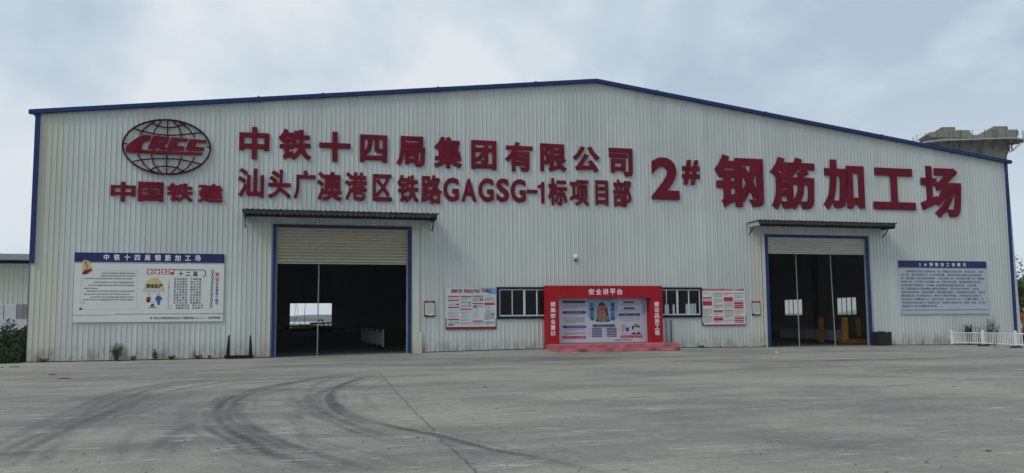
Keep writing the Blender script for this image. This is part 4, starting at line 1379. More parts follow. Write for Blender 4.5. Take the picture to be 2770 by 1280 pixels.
for (a, b, c, d) in ((190, 120, 768, 192), (190, 378, 768, 448), (190, 732, 768, 800), (918, 712, 1480, 775), (1570, 440, 2120, 510), (1690, 145, 1980, 185), (1700, 292, 1980, 340)):
    r_ = (d - b) / 2
    B.poly([(a + r_ * (1 - math.sin(t)), (b + d) / 2 - r_ * math.cos(t)) for t in [k * PI / 6 for k in range(7)]] + [(c - r_ * (1 - math.sin(t)), (b + d) / 2 + r_ * math.cos(t)) for t in [k * PI / 6 for k in range(7)]], 'navy_soft', 2, 'heading_bar')
for (t_, a, b, c, d) in (('安全生产的基本方针', 290, 385, 690, 440), ('安全生产法律法规及规章制度', 290, 740, 740, 792), ('安全生产十二忌', 1030, 720, 1340, 768), ('安全生产，人人有责', 1690, 450, 2030, 500)):
    B.text(t_, a, b, c, d, 'ink_light', 3, .0)
for k, (a, b, c, d, n_) in enumerate(((190, 215, 755, 320, 4), (225, 480, 750, 505, 1), (225, 535, 740, 690, 6), (225, 820, 745, 865, 2), (220, 900, 745, 970, 3), (1590, 195, 2110, 270, 3), (1590, 345, 2115, 410, 3), (1590, 535, 2110, 660, 4), (1630, 925, 1820, 975, 2))):
    B.lines(a, b, c, d, n_, 'ink_mid' if k < 5 else 'ink_light', 1, .55, 200 + k)
B.rect(188, 992, 755, 1052, 'banner_red', 2); B.rect(1618, 992, 2165, 1050, 'banner_red', 2)
B.text('安全生产 人人有责', 225, 1000, 720, 1045, 'pink', 3, .01); B.text('安全在心 责任在肩', 1650, 1000, 2140, 1045, 'pink', 3, .01)
for a in (905, 1270):
    for k in range(6): B.rect(a, 795 + k * 40, a + 245, 820 + k * 40, 'navy_soft', 2, 'table_row'); B.rect(a - 65, 800 + k * 40, a - 30, 815 + k * 40, 'ink_light', 2, 'table_row'); B.rect(a + 15, 803 + k * 40, a + 225, 812 + k * 40, 'ink', 3, 'table_row')
B.poly([(1740, 800), (1830, 795), (1828, 890), (1760, 900)], 'navy_soft', 2); B.poly([(1625, 770), (1700, 690), (1760, 770), (1730, 800), (1700, 900), (1640, 900)], 'ink_light', 2)
B.lines(1480, 1095, 2160, 1118, 1, 'ink_blue', 1, .9, 333); B.disc(1450, 1105, 14, 14, 'ink', 1)
# printed worker in a helmet
B.poly([(1870, 965), (1920, 925), (1960, 910), (2000, 960), (2060, 905), (2130, 945), (2125, 960), (2000, 975)], 'black_print', 2)
B.poly([(1925, 790), (1935, 740), (2060, 740), (2085, 790), (2080, 860), (2040, 905), (1990, 905), (1945, 860)], 'skin_print', 3)
B.disc(2005, 785, 90, 80, 'helmet_green', 4, a0=PI, a1=2 * PI); B.poly([(1895, 785), (1920, 760), (2105, 770), (2105, 800), (1960, 770), (1930, 850), (1905, 840)], 'black_print', 5)
B.rect(1990, 800, 2012, 808, 'black_print', 5, 'picture'); B.rect(2035, 800, 2058, 808, 'black_print', 5, 'picture'); B.rect(2012, 860, 2042, 868, 'ink', 5, 'picture')
B.done()

# platform covered with faded carpet, front edge sagging a little
xa, ya, za = ground_pt(1511, 951.5); xb, yb, zb = ground_pt(1841, 947)
Yf = -2.35
xa = plane_pt(1511, 945, Yf)[0]; xb = plane_pt(1840, 940, Yf)[0]
PT = empty('stage_platform', (0, 0, 0)); tag(PT, 'low platform covered in faded red carpet in front of the red portal', 'platform')
m = MB(); nx_ = 60; zt = plane_pt(1650, 932, Yf)[1]
rr = random.Random(4)
g0 = float(gz(25, Yf))
for k in range(nx_):
    u0, u1 = k / nx_, (k + 1) / nx_
    x0_, x1_ = xa + (xb - xa) * u0, xa + (xb - xa) * u1
    y0_ = [Yf + .03 * math.sin(u * 23) + .02 * math.sin(u * 57) for u in (u0, u1)]
    y1_ = [Yf + .05 * math.sin(u * 31 + 2) - .02 for u in (u0, u1)]
    yt = [Yf + .02] * 2
    m.face([(x0_, yt[0], zt), (x1_, yt[1], zt), (x1_, -.51 + 0 * u1, zt), (x0_, -.51, zt)])
    m.face([(x0_, yt[0], zt), (x0_, y0_[0], (zt + g0) / 2), (x1_, y0_[1], (zt + g0) / 2), (x1_, yt[1], zt)])
    m.face([(x0_, y0_[0], (zt + g0) / 2), (x0_, y1_[0], g0 + .005), (x1_, y1_[1], g0 + .005), (x1_, y0_[1], (zt + g0) / 2)])
for x_ in (xa, xb):
    m.face([(x_, Yf + .02, zt), (x_, -.51, zt), (x_, -.51, g0), (x_, Yf - .02, g0)])
m.build('carpet', M['carpet'], PT, fix=True)
MB().box(xa + .03, Yf + .1, g0, xb - .03, -.52, zt - .02).build('deck', M['steel_dark'], PT)
MB().box(ai0 + .01, -.5, g0, ai1 - .01, -.075, zt + .01).build('threshold', M['carpet'], PT)

# ------------------------------------------------------------------ dome on the wall
x, z = plane_pt(1557.5, 695, -.1)
dm = empty('wall_dome', (x, -.05, z)); tag(dm, 'small white dome fixture alone on the cladding above the portal', 'dome camera')
s_ = MB(); n_ = 14
s_.lathe([(0.002, -.13), (.05, -.122), (.10, -.085), (.128, -.03), (.13, 0), (.115, .02), (.0, .03)], seg=18)
o = s_.build('dome', M['lamp_dome'], dm, smooth=True); o.rotation_euler = (-PI / 2 * .9 + PI, 0, 0); o.location = (0, -.06, 0)
MB().box(-.06, -.05, -.20, .06, .02, -.10).build('bracket', M['steel_dark'], dm)

# ------------------------------------------------------------------ railings
def railing(name, label, pts, h=.62, group=None, base_h=.09, skip=(), rubber=True, lift=.0, pitch=.135):
    root = empty(name, (0, 0, 0)); tag(root, label, 'railing', group)
    for i, (x, y) in enumerate(pts):
        g = float(gz(x, y))
        if rubber and i not in skip:
            MB().lathe([(0, .0), (.30, .0), (.27, .05), (.12, .10), (0, .10)], (x, y, g), 12).build('rubber_foot', M['rubber'], root)
        p = MB().box(x - .05, y - .05, g + .06, x + .05, y + .05, g + base_h + h)
        p.lathe([(.065, 0), (.065, .03), (.045, .06), (0, .075)], (x, y, g + base_h + h), 8)
        p.build('post', M['white_rail'], root)
    for (xa_, ya_), (xb_, yb_) in zip(pts[:-1], pts[1:]):
        d = Vector((xb_ - xa_, yb_ - ya_, 0)); l = d.length; d.normalize()
        ga, gb = float(gz(xa_, ya_)), float(gz(xb_, yb_))
        A0 = Vector((xa_, ya_, ga + base_h)); B0 = Vector((xb_, yb_, gb + base_h))
        for hh in (.06, h - .08):
            MB().bar(A0 + d * .05 + Vector((0, 0, hh)), B0 - d * .05 + Vector((0, 0, hh)), .028, 6).build('rail', M['white_rail'], root)
        n = max(2, int(l / pitch))
        for k in range(1, n):
            p = A0.lerp(B0, k / n)
            MB().bar(p + Vector((0, 0, .06)), p + Vector((0, 0, h - .08)), .017, 5, cap=False).build('baluster', M['white_rail'], root)
    return root


f1 = (plane_pt(2575, 920, -.45)[0], -.45)
f2 = ground_pt(2660, 936.5)[:2]; f3 = ground_pt(2749, 941)[:2]
f4 = (f3[0] + 1.6, f3[1] - 1.9)
railing('white_railing', 'low white picket railing on rubber feet by the right corner', [f1, f2, f3, f4], h=.66, skip=(0,))
q1 = ground_pt(1036, 942); q2 = ground_pt(1006, 935)
lx = [(q1[0], q1[1])]
dxy = Vector((q2[0] - q1[0], q2[1] - q1[1]));
dxy = dxy.normalized() * 2.6
for k in range(1, 5): lx.append((q1[0] + dxy.x * k, q1[1] + dxy.y * k))
railing('inner_railing', 'white railing inside the dark left doorway running into the hall', lx, h=.85, rubber=False, pitch=.16)
q1 = ground_pt(2280, 929); q2 = ground_pt(2183, 922)
dxy = Vector((q2[0] - q1[0], q2[1] - q1[1]))
railing('inner_railing', 'white railing inside the right doorway behind the poles', [q1[:2], q2[:2], (q2[0] + dxy.x * .9, q2[1] + dxy.y * .9)], h=.75, rubber=False, pitch=.15)

# ------------------------------------------------------------------ yellow machine inside the right door
def plane_g(px, py): return ground_pt(px, py)
xx_, yy_, zz_ = ground_pt(2290, 936)
MC = empty('bending_machine', (0, 0, 0)); tag(MC, 'yellow posts on a rusty orange base inside the right doorway', 'machine')
Ym = 2.6
bx0_, bz0_ = plane_pt(2290, 933, Ym); bx1_, bz1_ = plane_pt(2345, 917, Ym)
MB().box(bx0_, Ym, gz(40, 2.), bx1_ + .25, Ym + .8, bz1_).build('base', M['orange'], MC, bevel=.02)
for (a, b, c, d, dy) in ((2283, 2296, 859, 914, 0), (2321, 2331, 860, 899, 1.2), (2218, 2230, 859, 904, 3.6)):
    x0_, z1_ = plane_pt(a, c, Ym + .1 + dy); x1_, z0_ = plane_pt(b, d, Ym + .1 + dy)
    z0_ = 0.0 if dy == 3.6 else z0_ - .25
    MB().box(x0_, Ym + .1 + dy, z0_, x1_, Ym + .35 + dy, z1_).build('post', M['yellow'], MC, bevel=.01)
# steel rack far inside, dark against the rear opening
RK = empty('steel_gantry', (0, 0, 0)); tag(RK, 'dark steel trestle standing before the bright rear opening', 'trestle')
Yr = 70
def rp(px, py): a = plane_pt(px, py, Yr); return (a[0], Yr, a[1])
MB().path([rp(848, 885), rp(864, 866), rp(872, 866), rp(878, 884)], .07).build('a_frame', M['steel_dark'], RK)
MB().bar(rp(838, 875), rp(897, 873), .10).build('beam', M['steel_dark'], RK)
MB().bar(rp(846, 875), rp(846, 900), .06).build('leg', M['steel_dark'], RK)
MB().bar(rp(888, 874), rp(888, 900), .06).build('leg', M['steel_dark'], RK)
MB().box(rp(862, 876)[0], Yr, 0, rp(897, 876)[0], Yr + 2, rp(862, 884)[2]).build('body', M['steel_dark'], RK)
for k, (p, q) in enumerate((((825.5, 821), (823, 884)),)):
    a = plane_pt(*p, 84.5); b = plane_pt(*q, 84.5)
    tag(MB().bar((a[0], 84.5, a[1] + .3), (b[0], 84.5, b[1]), .03, 6).build('hanging_pole', M['steel_dark']), 'thin dark pole crossing the bright rear opening', 'pole')
for k, pl in enumerate(([(794, 820), (800, 830), (799, 840), (797, 855), (798, 884)], [(800, 820), (805.5, 832), (805, 845), (804, 858), (800, 866)])):
    P_ = [plane_pt(*p, 84.3) for p in pl]
    tag(MB().path([(a, 84.3, b) for a, b in P_], .022, 5).build('hanging_cable', M['ink']), ('left' if k == 0 else 'right') + ' of two slack cables hanging in the rear opening', 'cable', 'hanging cables in the rear opening')

# rebar stacked low on the floor before the rear opening, water and haze beyond
PL = MB(); rnd = random.Random(12)
for k in range(150):
    x = rnd.uniform(12.3, 18.6); y = rnd.uniform(78.5, 82.5); h = rnd.uniform(.15, .8) * (1.15 if x < 15.5 else .9)
    if rnd.random() < .35: PL.bar((x, y, 0), (x + rnd.gauss(0, .12), y, h + .35), .03, 4)
    else: PL.bar((x - rnd.uniform(.4, 1.4), y, h), (x + rnd.uniform(.4, 1.4), y + rnd.gauss(0, .3), h + rnd.gauss(0, .04)), .035, 4)
PL.box(12.4, 79.5, 0, 18.6, 81.5, .52)
tag(PL.build('rebar_pile', M['steel_dark'], fix=False), 'dark tangle of stacked bars low in front of the rear opening', 'rebar pile')
wt = MB().face([(-1500, 330, -.1), (1500, 330, -.1), (1500, 760, -.1), (-1500, 760, -.1)])
tag(wt.build('water', M['water'], fix=False), 'pale strip of water seen through the hall', kind='structure')
# ------------------------------------------------------------------ bin, stand
xb0, zb1 = plane_pt(2362, 898, -.35); xb1, _ = plane_pt(2402, 900, -.35)
BN = empty('dark_bin', (0, 0, 0)); tag(BN, 'open dark green metal bin against the wall right of the right door', 'bin')
g = float(gz(41, -.4))
m = MB(); x0_, x1_ = xb0 + .10, xb1
m.box(x0_, -.62, g + .02, x1_, -.59, zb1 - .02).box(x0_, -.12, g + .02, x1_, -.09, zb1)
m.box(x0_, -.59, g + .02, x0_ + .03, -.12, zb1).box(x1_ - .03, -.59, g + .02, x1_, -.12, zb1 - .04).box(x0_ + .03, -.59, g + .02, x1_ - .03, -.12, g + .05)
m.build('body', M['bin'], BN)
MB().box(x0_ - .01, -.64, zb1 - .045, x0_ + .40, -.61, zb1 + .03).build('rim', M['bin'], BN)
MB().box(x1_ - .24, -.64, zb1 - .06, x1_ + .01, -.61, zb1 - .0).build('rim', M['bin'], BN)

ST = empty('steel_stand', (0, 0, 0)); tag(ST, 'low black steel stand with two uprights against the wall left of the door', 'stand')
g = float(gz(8, -.4)); Ys = -.5
def sp_(px, py): a = plane_pt(px, py, Ys); return a
u1a, u1b = sp_(616, 968), sp_(619.5, 905)
u2a, u2b = sp_(678, 966), sp_(677.5, 906)
for (xa_, _), (xt_, zt__) in ((u1a, u1b), (u2a, u2b)):
    m = MB(); wd = .05
    m.v += [(xa_ - .09, Ys - .03, g), (xa_ + .09, Ys - .03, g), (xa_ + .09, Ys + .05, g), (xa_ - .09, Ys + .05, g),
            (xt_ - .035, Ys - .03, zt__ - .06), (xt_ + .03, Ys - .03, zt__), (xt_ + .03, Ys + .05, zt__), (xt_ - .035, Ys + .05, zt__ - .06)]
    for q in ((0, 3, 2, 1), (4, 5, 6, 7), (0, 1, 5, 4), (1, 2, 6, 5), (2, 3, 7, 6), (3, 0, 4, 7)): m.f.append(q)
    m.build('upright', M['black_steel'], ST)
xa_, xb_ = sp_(606, 965)[0], sp_(686, 965)[0]
MB().box(xa_, Ys - .09, g + .05, xb_, Ys - .032, g + .15).build('beam', M['black_steel'], ST)
MB().box(xa_ + .1, Ys - .25, g, xb_ - .1, Ys + .25, g + .045).build('base_plate', M['black_steel'], ST)

# ------------------------------------------------------------------ plants
def leaf_quad(mb, p, size, rnd, flat=.6):
    n = Vector((rnd.gauss(0, 1), rnd.gauss(0, 1), rnd.gauss(0, 1) + flat)).normalized()
    a = n.orthogonal().normalized(); a.rotate(Matrix.Rotation(rnd.uniform(0, 2 * PI), 3, n)); b = n.cross(a)
    l, w_ = size * rnd.uniform(.7, 1.3), size * .42
    p = Vector(p)
    mb.face([p, p + a * l * .5 + b * w_, p + a * l, p + a * l * .5 - b * w_])


def weed(x, y, h, spread, stems, label, group=None, leaf='weed', size=.05, density=14, lean=0.0, stem='dry', cat='plant'):
    g = float(gz(x, y)); rnd = random.Random(int(x * 991 + h * 77))
    root = empty('weed', (x, y, g)); tag(root, label, cat, group)
    sm, lm = MB(), MB()
    for k in range(stems):
        a = rnd.uniform(0, 2 * PI); hh = h * rnd.uniform(.55, 1)
        tip = Vector((math.cos(a) * spread * rnd.uniform(.3, 1) + lean * hh, math.sin(a) * spread * .5, hh))
        base = Vector((rnd.gauss(0, .04), rnd.gauss(0, .03), 0))
        mid = base.lerp(tip, .5) + Vector((rnd.gauss(0, .03), rnd.gauss(0, .03), .02))
        sm.bar(base, mid, .007, 4, .005, cap=False).bar(mid, tip, .005, 4, .002, cap=False)
        for j in range(density):
            t = rnd.uniform(.1, 1); p = base.lerp(mid, t * 2) if t < .5 else mid.lerp(tip, t * 2 - 1)
            leaf_quad(lm, p + Vector((rnd.gauss(0, .02), rnd.gauss(0, .02), 0)), size, rnd)
    sm.build('stems', M[stem], root, fix=False)
    o = lm.build('leaves', M[leaf], root, fix=False); o['kind'] = 'stuff'
    return root


def wat(px, y=-.15): return plane_pt(px, 960, y)[0]


weed(wat(316), -.18, .80, .30, 20, 'largest scruffy weed at the foot of the wall below the big board', density=16, size=.06)
weed(wat(420), -.18, .50, .10, 9, 'upright narrow weed at the wall foot below the cartoon helmet', density=18, size=.06)
weed(wat(361), -.16, .22, .2, 12, 'low flat weed between the largest and the narrow weed', density=9)
weed(wat(466), -.16, .20, .18, 12, 'round little tuft right of the narrow weed', density=12)
weed(wat(536), -.16, .20, .22, 12, 'dark green tuft below the right edge of the big board', density=14)
weed(wat(568), -.16, .22, .08, 6, 'thin weed between the dark tuft and the steel stand', density=8)
weed(wat(116), -.16, .18, .25, 12, 'low tuft at the foot of the cream sheets near left corner', density=10)
weed(wat(1896), -.16, .12, .18, 10, 'small dark tuft at the wall foot below the rules poster', density=12)
weed(wat(2066), -.16, .12, .25, 8, 'dry wisp lying at the foot of the right door', leaf='straw', density=8)
weed(plane_pt(2622, 930, -.35)[0], -.35, 1.15, .30, 34, 'dense dark weed behind the white railing', density=30, size=.075, leaf='leaf')
weed(plane_pt(2650, 930, -.3)[0], -.3, 1.15, .35, 16, 'sparse dry weed behind the railing, between dense weed and tall brush', density=7, size=.05)
weed(plane_pt(2673, 930, -.3)[0], -.3, 1.6, .32, 26, 'tall dry brush leaning right behind the railing', density=16, size=.06, lean=.22)
weed(plane_pt(2692, 930, -.3)[0], -.3, 1.4, .2, 14, 'thin leaning dry stalks nearest the right corner', density=8, size=.06, lean=.22)
weed(plane_pt(2697, 938, f3[1] + .2)[0], f3[1] + .3, .35, .2, 8, 'yellow straw tuft at the railing foot', leaf='straw', stem='straw', density=7)

for (px, pt, pb, rr_) in ((1815, 866, 927, .028), (1803, 866, 927, .012)):
    a = plane_pt(px, pt, -.07); b = plane_pt(px + 2, pb, -.09)
    tag(MB().bar((a[0], -.07, a[1]), (b[0], -.09, float(gz(b[0], 0)) + .01), rr_, 6).build('leaning_rod', M['rust' if rr_ > .02 else 'steel_dark']), 'rusty rod leaning on the wall right of the red portal' if rr_ > .02 else 'thin dark rod on the wall between portal and rusty rod', 'rod')
# overgrown patch left of the hall
sh = MB(); rnd = random.Random(21)
for k in range(42000):
    x = -.25 - 6.8 * rnd.random() ** 1.6; y = -.7 + 7.5 * rnd.random() ** 1.3
    edge = min(1, (x + 7.5) / .8)
    top = (.82 + .42 * math.sin(x * 1.3 + 1) ** 2 + .35 * math.sin(y * 1.7 + x)) * min(1, (y + .75) / 1.4 + .25)
    top = max(.15, top) * (.8 + .35 * math.sin(x * 5.1 + y * 3.3))
    z = top * rnd.random() ** .62
    leaf_quad(sh, (x, y, z - .05), rnd.uniform(.06, .13), rnd, .5)
tag(sh.build('undergrowth', M['leaf'], fix=False), 'dark green overgrown shrubs at the left edge beside the hall', kind='stuff')
sm = MB()
for k in range(160):
    x = rnd.uniform(-7, -.4); y = rnd.uniform(-.3, 6)
    sm.bar((x, y, -.05), (x + rnd.gauss(0, .15), y + rnd.gauss(0, .1), rnd.uniform(.7, 1.55)), .008, 4, .003, cap=False)
tag(sm.build('dry_stalks', M['dry'], fix=False), 'dry stalks among the shrubs at the left edge', kind='stuff')

# ------------------------------------------------------------------ shed and precast panels on the left
SH = empty('side_shed', (0, 0, 0)); tag(SH, 'pale corrugated shed with grey fascia far behind left corner', 'shed')
Yd = 38.
sx1 = plane_pt(84, 760, Yd)[0] + 3; sx0 = sx1 - 34
zt_s = plane_pt(40, 713, Yd)[1]; zf0 = plane_pt(40, 703, Yd - 1)[1]; zf1 = plane_pt(40, 687, Yd - 1)[1]
m = MB(); x_ = sx0
while x_ < sx1:
    for a, b, ya_, yb_ in ((0, .22, 0, 0), (.22, .25, 0, -.05), (.25, .32, -.05, -.05), (.32, .35, -.05, 0)):
        m.face([(x_ + a, Yd + ya_, -.1), (x_ + b, Yd + yb_, -.1), (x_ + b, Yd + yb_, zt_s), (x_ + a, Yd + ya_, zt_s)])
    x_ += .35
o = m.build('wall', M['clad_far'], SH, fix=False)
MB().box(sx0, Yd + .1, -.1, sx1, Yd + 20, zt_s - .02).build('wall', M['clad_far'], SH)
MB().box(sx0, Yd - 1.2, zf0, sx1, Yd + 21, zf1).build('roof', M['roof_grey'], SH)
x_ = sx1 - .8
while x_ > sx0:
    MB().bar((x_ - .9, Yd + .5, zt_s), (x_ - 1.6, Yd + .5, zf0), .09, 4).build('strut', M['roof_grey'], SH); x_ -= 4.0
Yq = 30.
grp = 'precast slabs stood in front of the shed'
edges_ = [(-60, -22), (-20, 8), (12, 43), (46, 62), (64, 80)]
labs = ['', 'pale upright precast slab cut off by the left picture edge', 'widest pale precast slab second from the picture edge', 'dark stained upright precast slab', 'dull brownish precast slab touching the hall corner']
for (a, b), lb in zip(edges_, labs):
    if not lb: continue
    x0_, z1_ = plane_pt(a, 823, Yq); x1_, z0_ = plane_pt(b, 864, Yq)
    dk = 'stained' in lb or 'brown' in lb
    tag(MB().box(x0_, Yq, z0_ - .02, x1_, Yq + .35, z1_).build('precast_slab', M['precast_dark' if dk else 'precast'], bevel=.02), lb, 'slab', grp)
x0_, z1_ = plane_pt(-120, 865, Yq - .4); x1_, z0_ = plane_pt(84, 876, Yq - .4)
tag(MB().box(x0_, Yq - .4, -.1, x1_, Yq + .5, z1_).build('low_wall', M['precast']), 'long low concrete wall carrying the precast slabs', 'wall')

# ------------------------------------------------------------------ bridge pier
PR = empty('bridge_pier', (0, 0, 0)); tag(PR, 'tall concrete bridge pier cap with walkway rising behind the right roof', 'bridge pier')
Yp = 34.
pcx, pz = plane_pt(2617, 379, Yp)
rot = math.radians(-23); U = (Yp - CAM.y) / CF.y / F * .1203 * 1.07
pz -= .44
PR.location = (pcx, Yp, pz); PR.rotation_euler = (0, 0, rot)


def stadium(hl, hw, n=8):
    """outline with rounded ends"""
    r = hw; c = max(hl - r, 0); pts = []
    for k in range(n + 1):
        t = -PI / 2 + PI * k / n; pts.append((c + r * math.cos(t), r * math.sin(t)))
    for k in range(n + 1):
        t = PI / 2 + PI * k / n; pts.append((-c + r * math.cos(t), r * math.sin(t)))
    return pts


def loft(levels, mat_, name, parent):
    m = MB(); rows = []
    for z, hl, hw in levels:
        n0 = len(m.v); pts = stadium(hl, hw); m.v += [(x, y, z) for x, y in pts]; rows.append((n0, len(pts)))
    for (a, k), (b, _) in zip(rows[:-1], rows[1:]):
        for i in range(k): j = (i + 1) % k; m.f.append((a + i, a + j, b + j, b + i))
    a, k = rows[-1]; m.f.append(tuple(range(a, a + k)))
    return m.build(name, mat_, parent)


h_r = (2335 - 245) / 2 * U
loft([(-pz, 870 * U * .92, 1.1), (-430 * U, 870 * U, 1.15), (-330 * U, 885 * U, 1.2), (-230 * U, 930 * U, 1.28), (0, 975 * U, 1.4), (90 * U, 1000 * U, 1.46), (140 * U, 1010 * U, 1.46), (165 * U, 1000 * U, 1.40)], M['pier'], 'pier_shaft', PR)


def pu(u, v, slope=.0): return ((u - 1307) * U, (495 - v) * U)
def block(pts, name, hw=1.0):
    m = MB(); m.prism_y([(( u - 1307) * U, (495 + 115 - 110 * (u - 430) / 1820 - v) * U) for u, v in pts], -hw, hw)
    m.build(name, M['pier'], PR, bevel=.03)


block([(330, 480), (250, 420), (270, 375), (330, 350), (850, 288), (951, 284), (1228, 276), (1295, 385), (1295, 480)], 'cap_wing', 1.50)
block([(1400, 480), (1430, 380), (1640, 275), (1850, 250), (2320, 238), (2372, 285), (2350, 350), (2290, 480)], 'cap_wing', 1.50)
block([(430, 360), (430, 325), (640, 190), (950, 182), (950, 360)], 'bearing_block')
block([(1430, 375), (1600, 300), (1850, 140), (2170, 132), (2182, 330)], 'bearing_block')
# walkway: ring deck round the shaft
dk = MB(); A = stadium(1030 * U + 1.05, 2.55, 10); Bq = stadium(1015 * U, 1.42, 10)
k = len(A)
for zz in (0.0, .09):
    for i in range(k):
        j = (i + 1) % k
        dk.face([(A[i][0], A[i][1], zz), (A[j][0], A[j][1], zz), (Bq[j][0], Bq[j][1], zz), (Bq[i][0], Bq[i][1], zz)])
for i in range(k):
    j = (i + 1) % k; dk.face([(A[i][0], A[i][1], 0), (A[j][0], A[j][1], 0), (A[j][0], A[j][1], .09), (A[i][0], A[i][1], .09)])
dk.build('walkway_deck', M['galv'], PR, fix=False)
# perimeter posts every metre
def perim(hl, hw, step):
    pts = stadium(hl, hw, 24); out_ = []; acc = 0; nxt = 0
    for i in range(len(pts)):
        a = Vector(pts[i]); b = Vector(pts[(i + 1) % len(pts)]); l = (b - a).length
        while nxt <= acc + l and l > 0:
            out_.append(a.lerp(b, (nxt - acc) / l)); nxt += step
        acc += l
    return out_


pp = perim(1030 * U + 1.0, 2.5, 270 * U)
for p in pp:
    MB().bar((p.x, p.y, .09), (p.x, p.y, 1.02), .028, 5).build('railing_post', M['steel_dark'], PR)
for hh in (.5, .98):
    m = MB()
    for i in range(len(pp)):
        a, b = pp[i], pp[(i + 1) % len(pp)]
        if (b - a).length < 2: m.bar((a.x, a.y, hh), (b.x, b.y, hh), .008, 4, cap=False)
    m.build('railing_wire', M['steel_grey'], PR, fix=False)
for p in pp:
    q = Vector((max(-1000 * U + 1.2, min(1000 * U - 1.2, p.x)), 0)); d = (p - q).normalized()
    e_ = q + d * 1.22 if abs(p.x) < 900 * U else q + d * 1.25
    m = MB().bar((p.x, p.y, -.03), (e_.x, e_.y, -.03), .04, 4).bar((p.x, p.y, -.06), (e_.x, e_.y, -.95), .035, 4).bar((e_.x, e_.y, -.03), (e_.x, e_.y, -.95), .04, 4)
    m.build('walkway_bracket', M['steel_dark'], PR)

# ------------------------------------------------------------------ right edge: tree and orange machine behind
def tree(x, y, h, r, label, n=3500, seed=1):
    rnd = random.Random(seed)
    root = empty('tree', (x, y, -.1)); tag(root, label, 'tree')
    tk = MB().bar((0, 0, 0), (.1, 0, h * .5), .16, 8, .09)
    tips = []
    for k in range(11):
        a = rnd.uniform(0, 2 * PI); b = Vector((.1, 0, h * rnd.uniform(.25, .5))); t = Vector((math.cos(a) * r * .65, math.sin(a) * r * .65, h * rnd.uniform(.45, .92)))
        tk.bar(b, t, .06, 5, .02); tips.append(t)
    tk.build('trunk', M['dry'], root)
    lf = MB(); cl = []
    for t in tips:
        for _ in range(4): cl.append((t + Vector((rnd.gauss(0, r * .3), rnd.gauss(0, r * .3), rnd.gauss(0, h * .1))), rnd.uniform(.25, .5) * r))
    for k in range(n):
        c, rad = rnd.choice(cl); v = Vector((rnd.gauss(0, 1), rnd.gauss(0, 1), rnd.gauss(0, 1))).normalized() * rad * rnd.random() ** .4
        leaf_quad(lf, c + v, rnd.uniform(.10, .22), rnd, .4)
    o = lf.build('crown', M['leaf_far'], root, fix=False); o['kind'] = 'stuff'
    return root


tx = plane_pt(2785, 820, 10)[0]
tree(tx + .2, 10, 4.3, 1.5, 'green tree just behind the right end of the hall', seed=3)
tree(tx + 5, 16, 5.4, 2.2, 'second green tree further right behind the hall', seed=8)
ox, oz = plane_pt(2758, 862, 3.5)
OM = empty('orange_machine', (0, 0, 0)); tag(OM, 'orange machine partly hidden at right edge behind the railing', 'machine')
ox = plane_pt(2759, 860, 3.5)[0]; z1_ = plane_pt(2765, 848, 3.5)[1]; z0_ = plane_pt(2765, 857, 3.5)[1]
MB().box(ox, 3.5, z0_, ox + 2.6, 4.7, z1_).build('body', M['orange_paint'], OM, bevel=.03)
MB().box(ox + .05, 3.45, z1_ + .002, ox + 2.5, 4.6, z1_ + .05).build('cover', M['orange_paint'], OM)
for dx in (.35, 1.3, 2.3):
    for dy in (3.6, 4.5): MB().box(ox + dx, dy, -.1, ox + dx + .1, dy + .1, z0_).build('leg', M['orange_paint'], OM)
MB().box(ox + .2, 3.55, -.05, ox + 2.4, 4.6, .35).build('skid', M['steel_dark'], OM)
sb = MB(); rnd = random.Random(77)
for k in range(2600):
    x = rnd.uniform(50.5, 58); y = rnd.uniform(.2, 3.2); z = (.75 + .3 * math.sin(x * 2.1)) * rnd.random() ** .6 * (1 - .4 * abs(y - 1.6) / 1.6)
    leaf_quad(sb, (x, y, z - .08), rnd.uniform(.07, .14), rnd, .5)
tag(sb.build('undergrowth', M['leaf'], fix=False), 'low green growth at the right edge past the hall corner', kind='stuff')

# ------------------------------------------------------------------ rubble and litter on the yard
pb = MB(); rnd = random.Random(31)
for k in range(420):
    px = rnd.uniform(0, 2770); py = rnd.uniform(960, 1280) if rnd.random() < .8 else rnd.uniform(948, 1000)
    x, y, z = ground_pt(px, py); s = rnd.uniform(.008, .022) * (1.6 if rnd.random() < .06 else 1)
    if y > -.2: continue
    pts = [Vector((math.cos(a) * s * rnd.uniform(.7, 1.3), math.sin(a) * s * rnd.uniform(.7, 1.3), 0)) for a in [i * PI / 3 for i in range(6)]]
    c = Vector((x, y, z)); top = c + Vector((0, 0, s * .9))
    for i in range(6): pb.face([c + pts[i], c + pts[(i + 1) % 6], top])
tag(pb.build('gravel', M['stone'], fix=False), 'scattered grit and pebbles over the concrete yard', kind='stuff')
LT = [((98, 241), .19, .05), ((365, 294), .13, .045), ((452, 321), .19, .045), ((15, 246), .05, .03)]
nm = ['long dark flat scrap near the left corner', 'dark flat scrap in front of the big board, middle of three', 'thin dark flat scrap farthest from the wall of three', 'tiny dark scrap at the left picture edge']
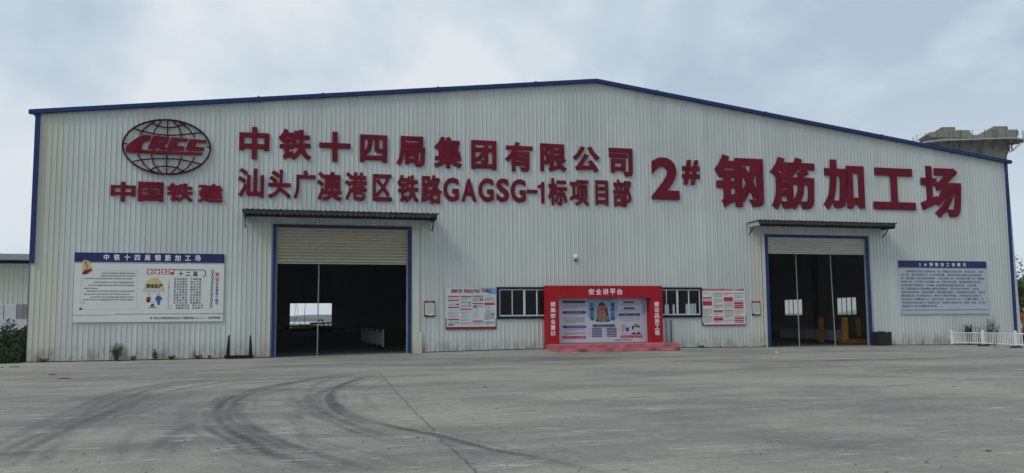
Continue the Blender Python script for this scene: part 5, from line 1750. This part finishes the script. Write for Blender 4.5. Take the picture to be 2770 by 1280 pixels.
for ((u, v), l, w_), lb in zip(LT, nm):
    x, y, z = ground_pt(u * .3882, 900 + v * .3882)
    pts = [(x + l * math.cos(t) * (.8 + .3 * rnd.random()), y + w_ * 1.4 * math.sin(t) * (.8 + .3 * rnd.random())) for t in [k * PI / 5 for k in range(10)]]
    m = MB(); n = len(pts); m.v += [(a, b, z + .003) for a, b in pts] + [(x + (a - x) * .7, y + (b - y) * .7, z + .025) for a, b in pts]
    for i in range(n): j = (i + 1) % n; m.f.append((i, j, n + j, n + i))
    m.f.append(tuple(range(n, 2 * n)))
    tag(m.build('flat_scrap', M['steel_dark'], fix=False), lb, 'scrap')
for (px, py, s, lb) in ((2101, 953.5, .075, 'dark lump on the pale strip before the right door'), (2674, 1221, .042, 'dark scrap on the concrete at lower right'), (1312, 1047.5, .05, 'small dark scrap in the middle of the yard'), (591, 1214, .024, 'small dark stone on the concrete at lower left'), (2062, 938, .07, 'pale stone lying at the foot of the right door')):
    x, y, z = ground_pt(px, py); m = MB(); rings = []
    for k, (rr_, zz) in enumerate(((1, 0), (.9, .35), (.45, .55))):
        rings.append([(x + s * rr_ * math.cos(t) * rnd.uniform(.8, 1.15), y + s * .6 * rr_ * math.sin(t) * rnd.uniform(.8, 1.15), z + s * zz * .6) for t in [i * PI / 4 for i in range(8)]])
    for a, b in zip(rings[:-1], rings[1:]):
        for i in range(8): m.face([a[i], a[(i + 1) % 8], b[(i + 1) % 8], b[i]])
    m.face(rings[-1])
    tag(m.build('stone', M['white_print' if 'pale' in lb else 'steel_dark'], fix=False), lb, 'stone')

# ------------------------------------------------------------------ air
hm = bpy.data.materials.new('haze'); hm.use_nodes = True
t = hm.node_tree; t.nodes.clear()
o_ = t.nodes.new('ShaderNodeOutputMaterial'); pv = t.nodes.new('ShaderNodeVolumePrincipled')
pv.inputs['Density'].default_value = .00026; pv.inputs['Color'].default_value = (.90, .94, .98, 1)
t.links.new(pv.outputs[0], o_.inputs['Volume'])
MB().box(-1900, -1900, -2.2, 1900, 1900, 42).build('haze', hm)['kind'] = 'stuff'
bpy.data.objects['haze']['label'] = 'thin pale air over the whole site'
